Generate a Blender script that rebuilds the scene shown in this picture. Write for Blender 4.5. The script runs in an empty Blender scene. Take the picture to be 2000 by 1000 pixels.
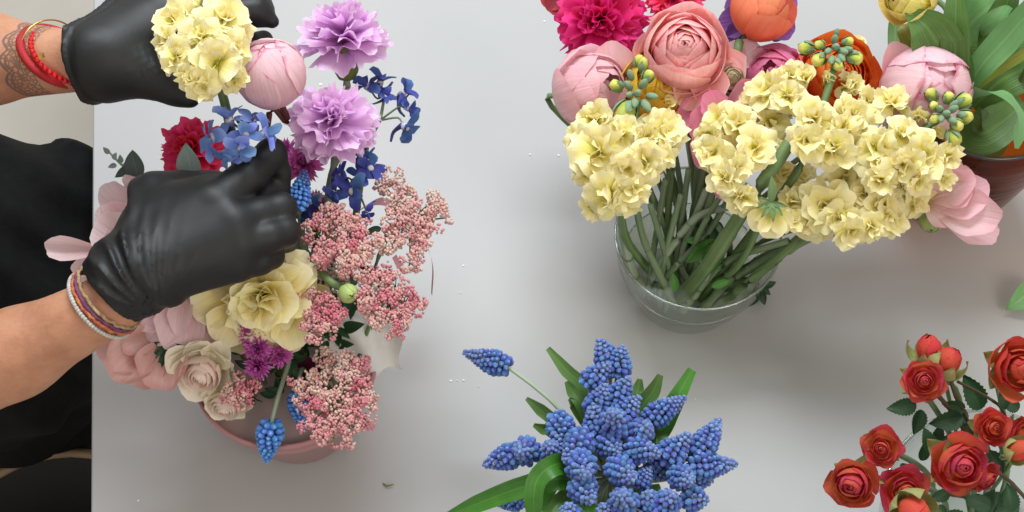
import bpy, math, random
import numpy as np
from mathutils import Vector, Matrix

rnd = random.Random(7)
S = bpy.context.scene
C = S.collection
RAD = math.radians

# ------------------------------------------------------------------ camera
ELEV, DIST, FPX = RAD(60), 1.35, 2605.0
CAM = Vector((0, -DIST * math.cos(ELEV), DIST * math.sin(ELEV)))
FWD = (-CAM).normalized()
RIGHT = Vector((1, 0, 0))
UP = RIGHT.cross(FWD)
cd = bpy.data.cameras.new("camera")
cd.sensor_width = 36.0
cd.lens = FPX / 2000 * 36.0
cd.clip_start, cd.clip_end = 0.02, 50
cam = bpy.data.objects.new("camera", cd)
C.objects.link(cam)
cam.location = CAM
cam.rotation_euler = (math.pi / 2 - ELEV, 0, 0)
S.camera = cam

# ------------------------------------------------------------------ light
w = bpy.data.worlds.new("World")
S.world = w
w.use_nodes = True
bg = w.node_tree.nodes["Background"]
bg.inputs[0].default_value = (1.0, 0.955, 0.89, 1)
bg.inputs[1].default_value = 0.68


def area_lamp(name, loc, target, size, power, col):
    l = bpy.data.lights.new(name, "AREA")
    l.shape = "RECTANGLE"
    l.size, l.size_y = size
    l.energy = power
    l.color = col
    o = bpy.data.objects.new(name, l)
    C.objects.link(o)
    o.location = loc
    o.rotation_euler = (Vector(target) - Vector(loc)).to_track_quat("-Z", "Y").to_euler()


area_lamp("window_light", (-0.05, 0.92, 1.85), (-0.05, 0.22, 0.0), (1.3, 0.65), 49, (0.88, 0.95, 1.0))
area_lamp("fill_light", (1.5, -1.6, 2.3), (0.1, 0.0, 0.0), (1.2, 1.2), 20, (1.0, 0.89, 0.78))  # added warm fill from behind the camera, brightens flowers and shaded table
S.view_settings.view_transform = "Standard"
S.view_settings.look = "None"
S.view_settings.exposure = 0.0
S.view_settings.gamma = 1.0
S.cycles.use_denoising = True
S.cycles.max_bounces = 8
S.cycles.transparent_max_bounces = 24
S.cycles.caustics_reflective = False
S.cycles.caustics_refractive = False

# ------------------------------------------------------------------ layout helpers


def at(u, v, h=0.0):
    """point of height h above the table seen at photograph position (u, v)"""
    d = FWD + RIGHT * ((u - 1000) / FPX) + UP * ((500 - v) / FPX)
    return CAM + d * ((h - CAM.z) / d.z)


def mpp(p):
    return (p - CAM).dot(FWD) / FPX


def vdir(a, b, c):
    return (RIGHT * a + UP * b - FWD * c).normalized()


def frame(z, roll=0.0):
    z = Vector(z).normalized()
    ref = Vector((0, 0, 1)) if abs(z.z) < 0.9 else Vector((0, 1, 0))
    x = ref.cross(z).normalized()
    y = z.cross(x)
    return Matrix((x, y, z)).transposed().to_4x4() @ Matrix.Rotation(roll, 4, "Z")


def TR(p):
    return Matrix.Translation(p)


def SC(s):
    return Matrix.Diagonal((s[0], s[1], s[2], 1)) if hasattr(s, "__len__") else Matrix.Diagonal((s, s, s, 1))


def RX(a):
    return Matrix.Rotation(a, 4, "X")


def RZ(a):
    return Matrix.Rotation(a, 4, "Z")


WM = {}


def thing(name, label, cat, loc, group=None):
    o = bpy.data.objects.new(name, None)
    o.empty_display_size = 0.02
    C.objects.link(o)
    o.location = loc
    o["label"] = label
    o["category"] = cat
    if group:
        o["group"] = group
    WM[o.name] = TR(loc)
    return o


def part(name, me, parent, M=None, label=None, kind=None):
    M = M if M is not None else Matrix.Identity(4)
    o = bpy.data.objects.new(name, me)
    C.objects.link(o)
    if parent is not None:
        o.parent = parent
        o.matrix_basis = WM[parent.name].inverted() @ M
    else:
        o.matrix_basis = M
    WM[o.name] = M.copy()
    if label:
        o["label"] = label
    if kind:
        o["kind"] = kind
    return o


def single(name, me, label=None, cat=None, M=None, kind=None, group=None):
    o = part(name, me, None, M, label, kind)
    if cat:
        o["category"] = cat
    if group:
        o["group"] = group
    return o


def mesh(name, verts, faces, mat, uvs=None, smooth=True, tint=None):
    me = bpy.data.meshes.new(name)
    me.from_pydata([tuple(v) for v in verts], [], [tuple(int(i) for i in f) for f in faces])
    if uvs is not None:
        lay = me.uv_layers.new(name="UVMap")
        idx = np.empty(len(me.loops), np.int32)
        me.loops.foreach_get("vertex_index", idx)
        lay.data.foreach_set("uv", np.asarray(uvs, np.float32)[idx].ravel())
    if tint is not None:
        a = me.attributes.new("tint", "FLOAT", "POINT")
        a.data.foreach_set("value", np.asarray(tint, np.float32))
    if mat is not None:
        me.materials.append(mat)
    if smooth:
        me.polygons.foreach_set("use_smooth", np.ones(len(me.polygons), bool))
    me.update()
    return me


def merge(parts):
    """join (verts, faces) pairs into one"""
    V, F, off = [], [], 0
    for v, f in parts:
        V.extend(v)
        F.extend([tuple(i + off for i in q) for q in f])
        off += len(v)
    return V, F


def hexlin(h):
    h = h.lstrip("#")
    c = [int(h[i:i + 2], 16) / 255 for i in (0, 2, 4)]
    return tuple(x / 12.92 if x <= 0.04045 else ((x + 0.055) / 1.055) ** 2.4 for x in c) + (1.0,)


# ------------------------------------------------------------------ materials
class NT:
    def __init__(self, name):
        self.m = bpy.data.materials.new(name)
        self.m.use_nodes = True
        self.t = self.m.node_tree
        self.t.nodes.clear()
        self.out = self.t.nodes.new("ShaderNodeOutputMaterial")

    def n(self, kind, **kw):
        x = self.t.nodes.new(kind)
        for k, v in kw.items():
            setattr(x, k, v)
        return x

    def l(self, a, b):
        self.t.links.new(a, b)

    def ramp(self, stops):
        r = self.n("ShaderNodeValToRGB")
        e = r.color_ramp.elements
        while len(e) < len(stops):
            e.new(0.5)
        for i, (p, c) in enumerate(stops):
            e[i].position = p
            e[i].color = hexlin(c) if isinstance(c, str) else c
        return r

    def math(self, op, a, b=None, clamp=False):
        m = self.n("ShaderNodeMath", operation=op, use_clamp=clamp)
        for i, x in enumerate((a, b)):
            if x is None:
                continue
            if isinstance(x, (int, float)):
                m.inputs[i].default_value = x
            else:
                self.l(x, m.inputs[i])
        return m.outputs[0]


MATS = {}


def petal_mat(name, stops, rough=0.55, trans=0.28, var=0.10, vein=0.12, bump=0.35, mott=0.25, hue=0.012, sheen=0.0):
    """colour runs from petal base (v=0) to its rim (v=1); every piece varies a little"""
    if name in MATS:
        return MATS[name]
    T = NT(name)
    uv = T.n("ShaderNodeUVMap")
    sep = T.n("ShaderNodeSeparateXYZ")
    T.l(uv.outputs[0], sep.inputs[0])
    oi = T.n("ShaderNodeObjectInfo")
    add = T.n("ShaderNodeVectorMath", operation="ADD")
    T.l(uv.outputs[0], add.inputs[0])
    T.l(oi.outputs["Random"], add.inputs[1])
    no = T.n("ShaderNodeTexNoise")
    no.inputs["Scale"].default_value = 3.5
    no.inputs["Detail"].default_value = 3
    T.l(add.outputs[0], no.inputs["Vector"])
    vm = T.n("ShaderNodeVectorMath", operation="MULTIPLY")
    vm.inputs[1].default_value = (26, 1.6, 1)
    T.l(add.outputs[0], vm.inputs[0])
    nv = T.n("ShaderNodeTexNoise")
    nv.inputs["Scale"].default_value = 1.0
    nv.inputs["Detail"].default_value = 3
    T.l(vm.outputs[0], nv.inputs["Vector"])
    f = T.math("ADD", sep.outputs[1], T.math("MULTIPLY", T.math("SUBTRACT", no.outputs[0], 0.5), mott * 1.4))
    r = T.ramp(stops)
    T.l(f, r.inputs[0])
    hsv = T.n("ShaderNodeHueSaturation")
    T.l(r.outputs[0], hsv.inputs["Color"])
    val = T.math("ADD", 1.0, T.math("MULTIPLY", T.math("SUBTRACT", oi.outputs["Random"], 0.5), var * 2))
    val = T.math("MULTIPLY", val, T.math("ADD", 1.0 - vein / 2, T.math("MULTIPLY", nv.outputs[0], vein)))
    T.l(val, hsv.inputs["Value"])
    h2 = T.math("FRACT", T.math("MULTIPLY", oi.outputs["Random"], 7.31))
    T.l(T.math("ADD", 0.5 - hue, T.math("MULTIPLY", h2, 2 * hue)), hsv.inputs["Hue"])
    p = T.n("ShaderNodeBsdfPrincipled")
    p.inputs["Roughness"].default_value = rough
    p.inputs["Specular IOR Level"].default_value = 0.22
    p.inputs["Sheen Weight"].default_value = sheen
    p.inputs["Sheen Roughness"].default_value = 0.6
    T.l(hsv.outputs[0], p.inputs["Base Color"])
    bp = T.n("ShaderNodeBump")
    bp.inputs["Strength"].default_value = bump
    bp.inputs["Distance"].default_value = 0.002
    T.l(nv.outputs[0], bp.inputs["Height"])
    T.l(bp.outputs[0], p.inputs["Normal"])
    tr = T.n("ShaderNodeBsdfTranslucent")
    T.l(hsv.outputs[0], tr.inputs[0])
    mx = T.n("ShaderNodeMixShader")
    mx.inputs[0].default_value = trans
    T.l(p.outputs[0], mx.inputs[1])
    T.l(tr.outputs[0], mx.inputs[2])
    T.l(mx.outputs[0], T.out.inputs[0])
    MATS[name] = T.m
    return T.m


def leaf_mat(name, dark, light, back, rough=0.42, trans=0.18):
    if name in MATS:
        return MATS[name]
    T = NT(name)
    uv = T.n("ShaderNodeUVMap")
    sep = T.n("ShaderNodeSeparateXYZ")
    T.l(uv.outputs[0], sep.inputs[0])
    oi = T.n("ShaderNodeObjectInfo")
    vm = T.n("ShaderNodeVectorMath", operation="MULTIPLY")
    vm.inputs[1].default_value = (34, 1.3, 1)
    T.l(uv.outputs[0], vm.inputs[0])
    nv = T.n("ShaderNodeTexNoise")
    nv.inputs["Detail"].default_value = 4
    nv.inputs["Scale"].default_value = 1.0
    T.l(vm.outputs[0], nv.inputs["Vector"])
    no = T.n("ShaderNodeTexNoise")
    no.inputs["Scale"].default_value = 60
    tc = T.n("ShaderNodeTexCoord")
    T.l(tc.outputs["Object"], no.inputs["Vector"])
    rib = T.math("SUBTRACT", 1.0, T.math("MULTIPLY", T.math("ABSOLUTE", T.math("SUBTRACT", sep.outputs[0], 0.5)), 22.0), True)
    f = T.math("ADD", T.math("MULTIPLY", nv.outputs[0], 0.7), T.math("MULTIPLY", no.outputs[0], 0.35))
    f = T.math("ADD", T.math("SUBTRACT", f, 0.05), T.math("MULTIPLY", rib, 0.22))
    r = T.ramp([(0.25, dark), (0.8, light)])
    T.l(f, r.inputs[0])
    geo = T.n("ShaderNodeNewGeometry")
    mc = T.n("ShaderNodeMixRGB")
    mc.inputs[2].default_value = hexlin(back)
    T.l(T.math("MULTIPLY", geo.outputs["Backfacing"], 0.6), mc.inputs[0])
    T.l(r.outputs[0], mc.inputs[1])
    hsv = T.n("ShaderNodeHueSaturation")
    T.l(mc.outputs[0], hsv.inputs["Color"])
    T.l(T.math("ADD", 0.85, T.math("MULTIPLY", oi.outputs["Random"], 0.3)), hsv.inputs["Value"])
    p = T.n("ShaderNodeBsdfPrincipled")
    p.inputs["Roughness"].default_value = rough
    T.l(hsv.outputs[0], p.inputs["Base Color"])
    bp = T.n("ShaderNodeBump")
    bp.inputs["Strength"].default_value = 0.3
    bp.inputs["Distance"].default_value = 0.002
    T.l(nv.outputs[0], bp.inputs["Height"])
    T.l(bp.outputs[0], p.inputs["Normal"])
    tr = T.n("ShaderNodeBsdfTranslucent")
    T.l(hsv.outputs[0], tr.inputs[0])
    mx = T.n("ShaderNodeMixShader")
    mx.inputs[0].default_value = trans
    T.l(p.outputs[0], mx.inputs[1])
    T.l(tr.outputs[0], mx.inputs[2])
    T.l(mx.outputs[0], T.out.inputs[0])
    MATS[name] = T.m
    return T.m


def plain_mat(name, c1, c2=None, rough=0.5, scale=40, bump=0.0, bscale=200, spec=0.5, metal=0.0, sss=0.0, stretch=(1, 1, 1), coat=0.0, tint=False):
    """two tones mixed by noise; tint=True mixes them by the mesh's own tint attribute"""
    if name in MATS:
        return MATS[name]
    T = NT(name)
    tc = T.n("ShaderNodeTexCoord")
    mp = T.n("ShaderNodeVectorMath", operation="MULTIPLY")
    mp.inputs[1].default_value = stretch
    T.l(tc.outputs["Object"], mp.inputs[0])
    no = T.n("ShaderNodeTexNoise")
    no.inputs["Scale"].default_value = scale
    no.inputs["Detail"].default_value = 4
    T.l(mp.outputs[0], no.inputs["Vector"])
    r = T.ramp([(0.3, c1), (0.7, c2 or c1)] if not tint else [(0.0, c1), (1.0, c2)])
    if tint:
        at_ = T.n("ShaderNodeAttribute", attribute_name="tint")
        T.l(at_.outputs["Fac"], r.inputs[0])
    else:
        T.l(no.outputs[0], r.inputs[0])
    p = T.n("ShaderNodeBsdfPrincipled")
    p.inputs["Roughness"].default_value = rough
    p.inputs["Specular IOR Level"].default_value = spec
    p.inputs["Metallic"].default_value = metal
    p.inputs["Coat Weight"].default_value = coat
    if sss:
        p.inputs["Subsurface Weight"].default_value = sss
        p.inputs["Subsurface Radius"].default_value = (1.0, 0.35, 0.2)
        p.inputs["Subsurface Scale"].default_value = 0.006
    T.l(r.outputs[0], p.inputs["Base Color"])
    if bump:
        nb = T.n("ShaderNodeTexNoise")
        nb.inputs["Scale"].default_value = bscale
        nb.inputs["Detail"].default_value = 5
        T.l(mp.outputs[0], nb.inputs["Vector"])
        b = T.n("ShaderNodeBump")
        b.inputs["Strength"].default_value = bump
        b.inputs["Distance"].default_value = 0.002
        T.l(nb.outputs[0], b.inputs["Height"])
        T.l(b.outputs[0], p.inputs["Normal"])
    T.l(p.outputs[0], T.out.inputs[0])
    MATS[name] = T.m
    return T.m


def glass_mat(name, tint, rough=0.02, base=0.04, tex=0.0):
    """thin clear glass: what passes is tinted, the rest mirrors by the angle of view"""
    if name in MATS:
        return MATS[name]
    T = NT(name)
    t = T.n("ShaderNodeBsdfTransparent")
    t.inputs[0].default_value = hexlin(tint)
    g = T.n("ShaderNodeBsdfGlossy")
    g.inputs["Roughness"].default_value = rough
    fr = T.n("ShaderNodeLayerWeight")
    mx = T.n("ShaderNodeMixShader")
    T.l(T.math("ADD", T.math("MULTIPLY", T.math("POWER", fr.outputs["Facing"], 4.0), 0.75), base, True), mx.inputs[0])
    T.l(t.outputs[0], mx.inputs[1])
    T.l(g.outputs[0], mx.inputs[2])
    if tex:
        tc = T.n("ShaderNodeTexCoord")
        wv = T.n("ShaderNodeTexNoise")
        wv.inputs["Scale"].default_value = 40
        m = T.n("ShaderNodeVectorMath", operation="MULTIPLY")
        m.inputs[1].default_value = (0.4, 0.4, 3.5)
        T.l(tc.outputs["Object"], m.inputs[0])
        T.l(m.outputs[0], wv.inputs["Vector"])
        b = T.n("ShaderNodeBump")
        b.inputs["Strength"].default_value = tex
        b.inputs["Distance"].default_value = 0.004
        T.l(wv.outputs[0], b.inputs["Height"])
        T.l(b.outputs[0], g.inputs["Normal"])
        T.l(b.outputs[0], fr.inputs["Normal"])
    T.l(mx.outputs[0], T.out.inputs[0])
    MATS[name] = T.m
    return T.m


# ------------------------------------------------------------------ shape helpers
def sm(a, b, x):
    t = np.clip((x - a) / (b - a), 0, 1)
    return t * t * (3 - 2 * t)


def grid(fn, nu, nv):
    U, Vv = np.meshgrid(np.linspace(-1, 1, nu + 1), np.linspace(0, 1, nv + 1))
    x, y, z = fn(U, Vv)
    v = np.stack([np.broadcast_to(x, U.shape).ravel(), np.broadcast_to(y, U.shape).ravel(), np.broadcast_to(z, U.shape).ravel()], 1)
    f = []
    for j in range(nv):
        for i in range(nu):
            a = j * (nu + 1) + i
            f.append((a, a + 1, a + nu + 2, a + nu + 1))
    uv = np.stack([(U * 0.5 + 0.5).ravel(), Vv.ravel()], 1)
    return v, f, uv


def shell_petal(R, p0, p1, al, flare=0.0, ruf=0.0, lift=0.05, tip=0.22, seed=0, nu=8, nv=7, curl=0.6, notch=0.0, sq=1.0):
    """a petal hugging a ball of radius R round the flower's axis, angles in degrees from the bottom"""
    q = random.Random(seed)
    ph, k = q.uniform(0, 6.3), q.uniform(2.5, 5.0)
    as_ = q.uniform(-0.12, 0.12)
    p0, p1, al = RAD(p0), RAD(p1), RAD(al)

    def fn(U, V):
        vt = 1 - tip * np.abs(U) ** 2.4 + as_ * U * 0.5 - notch * np.exp(-(U / 0.16) ** 2) + ruf * 0.5 * np.sin(k * 1.7 * U + ph)
        vv = V * vt
        phi = p0 + (p1 - p0) * vv
        a = al * (0.30 + 0.70 * sm(0.0, 0.55, vv)) * U
        r = R * (np.sin(phi) + lift * np.abs(U) ** 3 * vv)
        r = r + flare * vv ** 4 + ruf * R * vv ** 3 * np.sin(k * U + ph)
        z = -R * np.cos(phi) * sq - flare * curl * vv ** 7 + ruf * 0.6 * R * vv ** 3 * np.cos(k * 1.3 * U + ph)
        return r * np.sin(a), r * np.cos(a), z
    return grid(fn, nu, nv)


def blade(L=1.0, W=0.4, a0=40, a1=-10, cup=0.2, ruf=0.05, freq=3, serr=0.0, nser=9, prof="oval", tip=0.25, base=0.15,
          fold=0.0, nu=6, nv=6, seed=0, twist=0.0):
    """a petal or leaf that grows from the origin along +Y and bends from a0 to a1 degrees"""
    q = random.Random(seed)
    ph, ph2 = q.uniform(0, 6.3), q.uniform(0, 6.3)
    A0, A1 = RAD(a0), RAD(a1)
    n = 40
    t = (np.arange(n) + 0.5) / n
    th = A0 + (A1 - A0) * t
    cy = np.concatenate([[0], np.cumsum(np.cos(th)) / n])
    cz = np.concatenate([[0], np.cumsum(np.sin(th)) / n])
    tt = np.linspace(0, 1, n + 1)

    def fn(U, V):
        vt = 1 - tip * np.abs(U) ** 2.2 + ruf * 0.35 * np.sin(freq * 2 * U + ph2)
        if serr:
            tooth = np.abs(((U * nser * 0.5 + ph) % 1.0) - 0.5) * 2
            vt = vt - serr * tooth
        vv = np.clip(V * vt, 0, 1.05)
        if prof == "fan":
            w = base + (1 - base) * vv ** 0.85
        elif prof == "leaf":
            w = np.maximum(np.sin(np.pi * np.clip(V, 0, 1) ** 0.75), 0) ** 0.9
            vv = V
            if serr:
                w = w * (1 - serr * (np.abs((V * nser) % 1.0 - 0.5) * 2))
        elif prof == "lance":
            w = base + (1 - base) * np.maximum(np.sin(np.pi * np.clip(V * 0.92 + 0.02, 0, 1)), 0) ** 0.7
            w = w * np.where(V > 0.9, np.sqrt(np.clip((1 - V) / 0.1, 0, 1)), 1)
            vv = V
        else:
            w = base + (1 - base) * sm(0, 0.62, vv)
        x = U * W * w
        y = np.interp(vv, tt, cy) * L
        z0 = np.interp(vv, tt, cz) * L
        th_ = A0 + (A1 - A0) * vv
        off = cup * W * U ** 2 * w + fold * np.abs(U) * W * w
        off = off + ruf * L * vv ** 2 * np.sin(freq * U + ph + 1.5 * vv) * (0.35 + 0.65 * np.abs(U))
        if twist:
            off = off + np.sin(twist * vv) * U * W * w
        return x, y - off * np.sin(th_), z0 + off * np.cos(th_)
    return grid(fn, nu, nv)


def lathe(prof, n=32):
    v, f, uv = [], [], []
    m = len(prof)
    for j, (r, z) in enumerate(prof):
        for i in range(n):
            a = 2 * math.pi * i / n
            v.append((r * math.cos(a), r * math.sin(a), z))
            uv.append((i / n, j / (m - 1)))
    for j in range(m - 1):
        for i in range(n):
            f.append((j * n + i, j * n + (i + 1) % n, (j + 1) * n + (i + 1) % n, (j + 1) * n + i))
    return v, f, uv


def catmull(pts, n):
    P = [Vector(p) for p in pts]
    if len(P) == 2:
        return [P[0].lerp(P[1], i / n) for i in range(n + 1)]
    P = [P[0] * 2 - P[1]] + P + [P[-1] * 2 - P[-2]]
    segs = len(P) - 3
    out = []
    for i in range(n + 1):
        s = i / n * segs
        k = min(int(s), segs - 1)
        t = s - k
        a, b, c, d = P[k:k + 4]
        out.append(0.5 * ((2 * b) + (c - a) * t + (2 * a - 5 * b + 4 * c - d) * t * t + (3 * b - a - 3 * c + d) * t ** 3))
    return out


def tube(pts, radii, n=16, k=8, closed=False, knob=0.0):
    pts = catmull(pts, n) if not closed else [Vector(p) for p in pts]
    m = len(pts)
    rr = np.interp(np.linspace(0, 1, m), np.linspace(0, 1, len(radii)), radii)
    v, f, uv = [], [], []
    for i, p in enumerate(pts):
        t = (pts[(i + 1) % m] - pts[i - 1]) if closed else pts[min(i + 1, m - 1)] - pts[max(i - 1, 0)]
        t = t.normalized() if t.length > 1e-9 else Vector((0, 0, 1))
        ref = Vector((0.31, 0.2, 0.93)).normalized()
        if abs(t.dot(ref)) > 0.95:
            ref = Vector((1, 0, 0))
        x = t.cross(ref).normalized()
        y = t.cross(x)
        r = rr[i] * (1 + knob * (1 if i % 5 == 2 else 0))
        for j in range(k):
            a = 2 * math.pi * j / k
            v.append(p + (x * math.cos(a) + y * math.sin(a)) * r)
            uv.append((j / k, i / (m - 1)))
    for i in range(m if closed else m - 1):
        for j in range(k):
            a, b = i * k, ((i + 1) % m) * k
            f.append((a + j, a + (j + 1) % k, b + (j + 1) % k, b + j))
    if not closed:
        f.append(tuple(range(k))[::-1])
        f.append(tuple((m - 1) * k + j for j in range(k)))
    return v, f, uv


def ribbon(pts, widths, nrm=None, fold=0.0, wave=0.0, n=18, nu=6, seed=0, turn=None):
    """a long leaf or band along the points; widths are half widths"""
    q = random.Random(seed)
    ph = q.uniform(0, 6)
    pts = catmull(pts, n)
    ww = np.interp(np.linspace(0, 1, n + 1), np.linspace(0, 1, len(widths)), widths)
    tw = np.interp(np.linspace(0, 1, n + 1), np.linspace(0, 1, len(turn)), turn) if turn else np.zeros(n + 1)
    v, f, uv = [], [], []
    for i, p in enumerate(pts):
        t = (pts[min(i + 1, n)] - pts[max(i - 1, 0)]).normalized()
        N = Vector(nrm) if nrm is not None else (CAM - p)
        s = t.cross(N).normalized()
        N = s.cross(t)
        c, sn = math.cos(tw[i]), math.sin(tw[i])
        s, N = s * c + N * sn, N * c - s * sn
        for j in range(nu + 1):
            u = j / nu * 2 - 1
            o = fold * (abs(u) ** 1.5) * ww[i] + wave * ww[i] * abs(u) * math.sin(i * 0.9 + ph + (2 if u > 0 else 0))
            v.append(p + s * (u * ww[i]) + N * o)
            uv.append((u * 0.5 + 0.5, i / n))
    for i in range(n):
        for j in range(nu):
            a = i * (nu + 1) + j
            f.append((a, a + 1, a + nu + 2, a + nu + 1))
    return v, f, uv


# --- smooth solid bodies: round cones blended together, surfaced on a grid
def surface(prims, res, k=0.008, disp=None, pad=0.02, smooth=2, clip=None):
    A = np.array([p[0] for p in prims], float)
    B = np.array([p[1] for p in prims], float)
    R = np.array([max(p[2], p[3]) for p in prims])[:, None]
    lo = np.minimum(A - R, B - R).min(0) - pad
    hi = np.maximum(A + R, B + R).max(0) + pad
    n = np.ceil((hi - lo) / res).astype(int) + 1
    ax = [lo[i] + np.arange(n[i]) * res for i in range(3)]
    X, Y, Z = np.meshgrid(*ax, indexing="ij")
    X, Y, Z = X.astype(np.float32), Y.astype(np.float32), Z.astype(np.float32)
    D = None
    for pr in prims:
        a, b, ra, rb = pr[:4]
        kk = pr[4] if len(pr) > 4 else k
        ba = np.array(b, float) - np.array(a, float)
        L = float(ba @ ba) + 1e-12
        px, py, pz = X - a[0], Y - a[1], Z - a[2]
        t = np.clip((px * ba[0] + py * ba[1] + pz * ba[2]) / L, 0, 1)
        d = np.sqrt((px - t * ba[0]) ** 2 + (py - t * ba[1]) ** 2 + (pz - t * ba[2]) ** 2) - (ra + (rb - ra) * t)
        if D is None:
            D = d
        else:
            h = np.clip(0.5 + 0.5 * (D - d) / kk, 0, 1)
            D = D * (1 - h) + d * h - kk * h * (1 - h)
    if disp is not None:
        D = D + disp(X, Y, Z)
    if clip is not None:
        c, n_ = clip
        e = (X - c[0]) * n_[0] + (Y - c[1]) * n_[1] + (Z - c[2]) * n_[2]
        D = np.maximum(D, e)
    s = D < 0
    nx, ny, nz = D.shape
    acc = np.zeros((nx - 1, ny - 1, nz - 1, 3), np.float32)
    cnt = np.zeros((nx - 1, ny - 1, nz - 1), np.float32)
    corner = [(i, j, l) for i in (0, 1) for j in (0, 1) for l in (0, 1)]

    def sub(a, c):
        return a[c[0]:nx - 1 + c[0], c[1]:ny - 1 + c[1], c[2]:nz - 1 + c[2]]
    for c in corner:
        for ax_ in range(3):
            if c[ax_] == 0:
                e = list(c)
                e[ax_] = 1
                d0, d1 = sub(D, c), sub(D, e)
                m = (d0 < 0) != (d1 < 0)
                t = np.where(m, d0 / np.where(m, d0 - d1, 1), 0)
                for q in range(3):
                    acc[..., q] += np.where(m, c[q] + (t if q == ax_ else 0), 0)
                cnt += m
    act = cnt > 0
    ids = -np.ones(act.shape, np.int64)
    ids[act] = np.arange(act.sum())
    g = np.argwhere(act)
    V = (g + acc[act] / cnt[act][:, None]) * res + lo
    F = []
    for ax_ in range(3):
        b, c = (ax_ + 1) % 3, (ax_ + 2) % 3
        sl0, sl1 = [slice(None)] * 3, [slice(None)] * 3
        sl0[ax_], sl1[ax_] = slice(0, -1), slice(1, None)
        ch = s[tuple(sl0)] != s[tuple(sl1)]
        P = np.argwhere(ch)
        ok = (P[:, b] > 0) & (P[:, c] > 0) & (P[:, b] < D.shape[b] - 1) & (P[:, c] < D.shape[c] - 1)
        P = P[ok]
        inside = s[P[:, 0], P[:, 1], P[:, 2]]
        qs = []
        for db, dc in ((-1, -1), (0, -1), (0, 0), (-1, 0)):
            Q = P.copy()
            Q[:, b] += db
            Q[:, c] += dc
            qs.append(ids[Q[:, 0], Q[:, 1], Q[:, 2]])
        q = np.stack(qs, 1)
        q[~inside] = q[~inside][:, ::-1]
        F.append(q)
    F = np.concatenate(F)
    for _ in range(smooth):
        ac = np.zeros_like(V)
        n_ = np.zeros(len(V))
        for i in range(4):
            a, b = F[:, i], F[:, (i + 1) % 4]
            np.add.at(ac, a, V[b])
            np.add.at(ac, b, V[a])
            np.add.at(n_, a, 1)
            np.add.at(n_, b, 1)
        V = 0.5 * V + 0.5 * ac / n_[:, None]
    return V, F


def wob(seed, freq, amp, n=6):
    q = np.random.RandomState(seed)
    K = q.normal(size=(n, 3)) * freq
    P = q.uniform(0, 6.3, n)

    def f(X, Y, Z):
        o = 0
        for k_, p_ in zip(K, P):
            o = o + np.sin(k_[0] * X + k_[1] * Y + k_[2] * Z + p_)
        return (o * amp / n).astype(np.float32)
    return f


# ------------------------------------------------------------------ the setting: table and floor
M_table = plain_mat("white_laminate", "#a5a5a6", "#adadac", rough=0.46, scale=3, bump=0.02, bscale=14, spec=0.32)
M_floor = plain_mat("pale_floor", "#b5b0a6", "#c2bdb3", rough=0.6, scale=5)
tl, bl = at(182.5, -60), at(177.5, 1060)
ext = (tl - bl).normalized()
c0, c1 = bl - ext * 0.25, tl + ext * 0.5
pts = [c0, Vector((1.15, c0.y, 0)), Vector((1.15, c1.y, 0)), c1]
tv, tf = [], []
for z, ins in ((0.0, 0.0015), (-0.0015, 0.0), (-0.038, 0.0), (-0.0395, 0.0015)):
    cen = sum(pts, Vector()) / 4
    for p in pts:
        tv.append(p + (cen - p).normalized() * ins * 1.4 + Vector((0, 0, z)))
tf.append((0, 1, 2, 3))
for k in range(3):
    for i in range(4):
        tf.append((k * 4 + i, (k + 1) * 4 + i, (k + 1) * 4 + (i + 1) % 4, k * 4 + (i + 1) % 4))
tf.append((15, 14, 13, 12))
tab = thing("work_table", "white laminate work table under all the vases and flowers", "table", (0.2, 0, -0.74))
part("table_top", mesh("table_top", tv, tf, M_table, smooth=False), tab)
M_steel = plain_mat("grey_steel", "#8d8f90", "#999b9c", rough=0.4, metal=0.8)
legme = None
for x, y in ((-0.30, -0.42), (1.05, -0.42), (-0.36, 0.55), (1.05, 0.55)):
    v, f, uv = tube([(0, 0, 0), (0, 0, 0.70)], [0.02, 0.02], n=2, k=12)
    legme = legme or mesh("table_leg", v, f, M_steel)
    part("leg", legme, tab, TR((x, y, -0.74)))
fl = mesh("floor", [(-4, -4, -0.745), (4, -4, -0.745), (4, 4, -0.745), (-4, 4, -0.745)], [(0, 1, 2, 3)], M_floor, smooth=False)
single("floor", fl, kind="structure")

# small litter on the table
M_lit = plain_mat("dry_green", "#5c6635", "#737a45", rough=0.6)
for (u, v_, lab) in ((760, 945, "tiny curled green stem scrap lying below the pink flower pot"),):
    p = at(u, v_, 0.001)
    pt = [at(748, 944, .001), at(756, 949, .002), at(769, 946, .003)]
    a, b, c = tube(pt, [0.0006, 0.0009, 0.0005], n=8, k=6)
    single("stem_scrap", mesh("stem_scrap", a, b, M_lit), lab, "plant scrap")
M_white = plain_mat("white_fleck", "#f2f2f0", rough=0.6)
vv, ff = [], []
for u, v_, s in ((1091, 304, 2.5), (1086, 178, 2), (1063, 42, 2), (905, 519, 2), (900, 572, 1.6), (626, 165, 3), (1035, 302, 2), (880, 744, 2.4), (905, 743, 2.2), (893, 743, 1.6), (934, 755, 1.2), (1358, 780, 1.2), (270, 978, 2)):
    p = at(u, v_, 0)
    s *= mpp(p)
    q = len(vv)
    for k in range(6):
        a = k * math.pi / 3
        vv.append(p + Vector((math.cos(a) * s * rnd.uniform(.7, 1.6), math.sin(a) * s, 0.0006)))
    vv.append(p + Vector((0, 0, 0.0018)))
    ff += [(q + k, q + (k + 1) % 6, q + 6) for k in range(6)]
single("crumbs", mesh("crumbs", vv, ff, M_white), kind="stuff")

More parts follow.
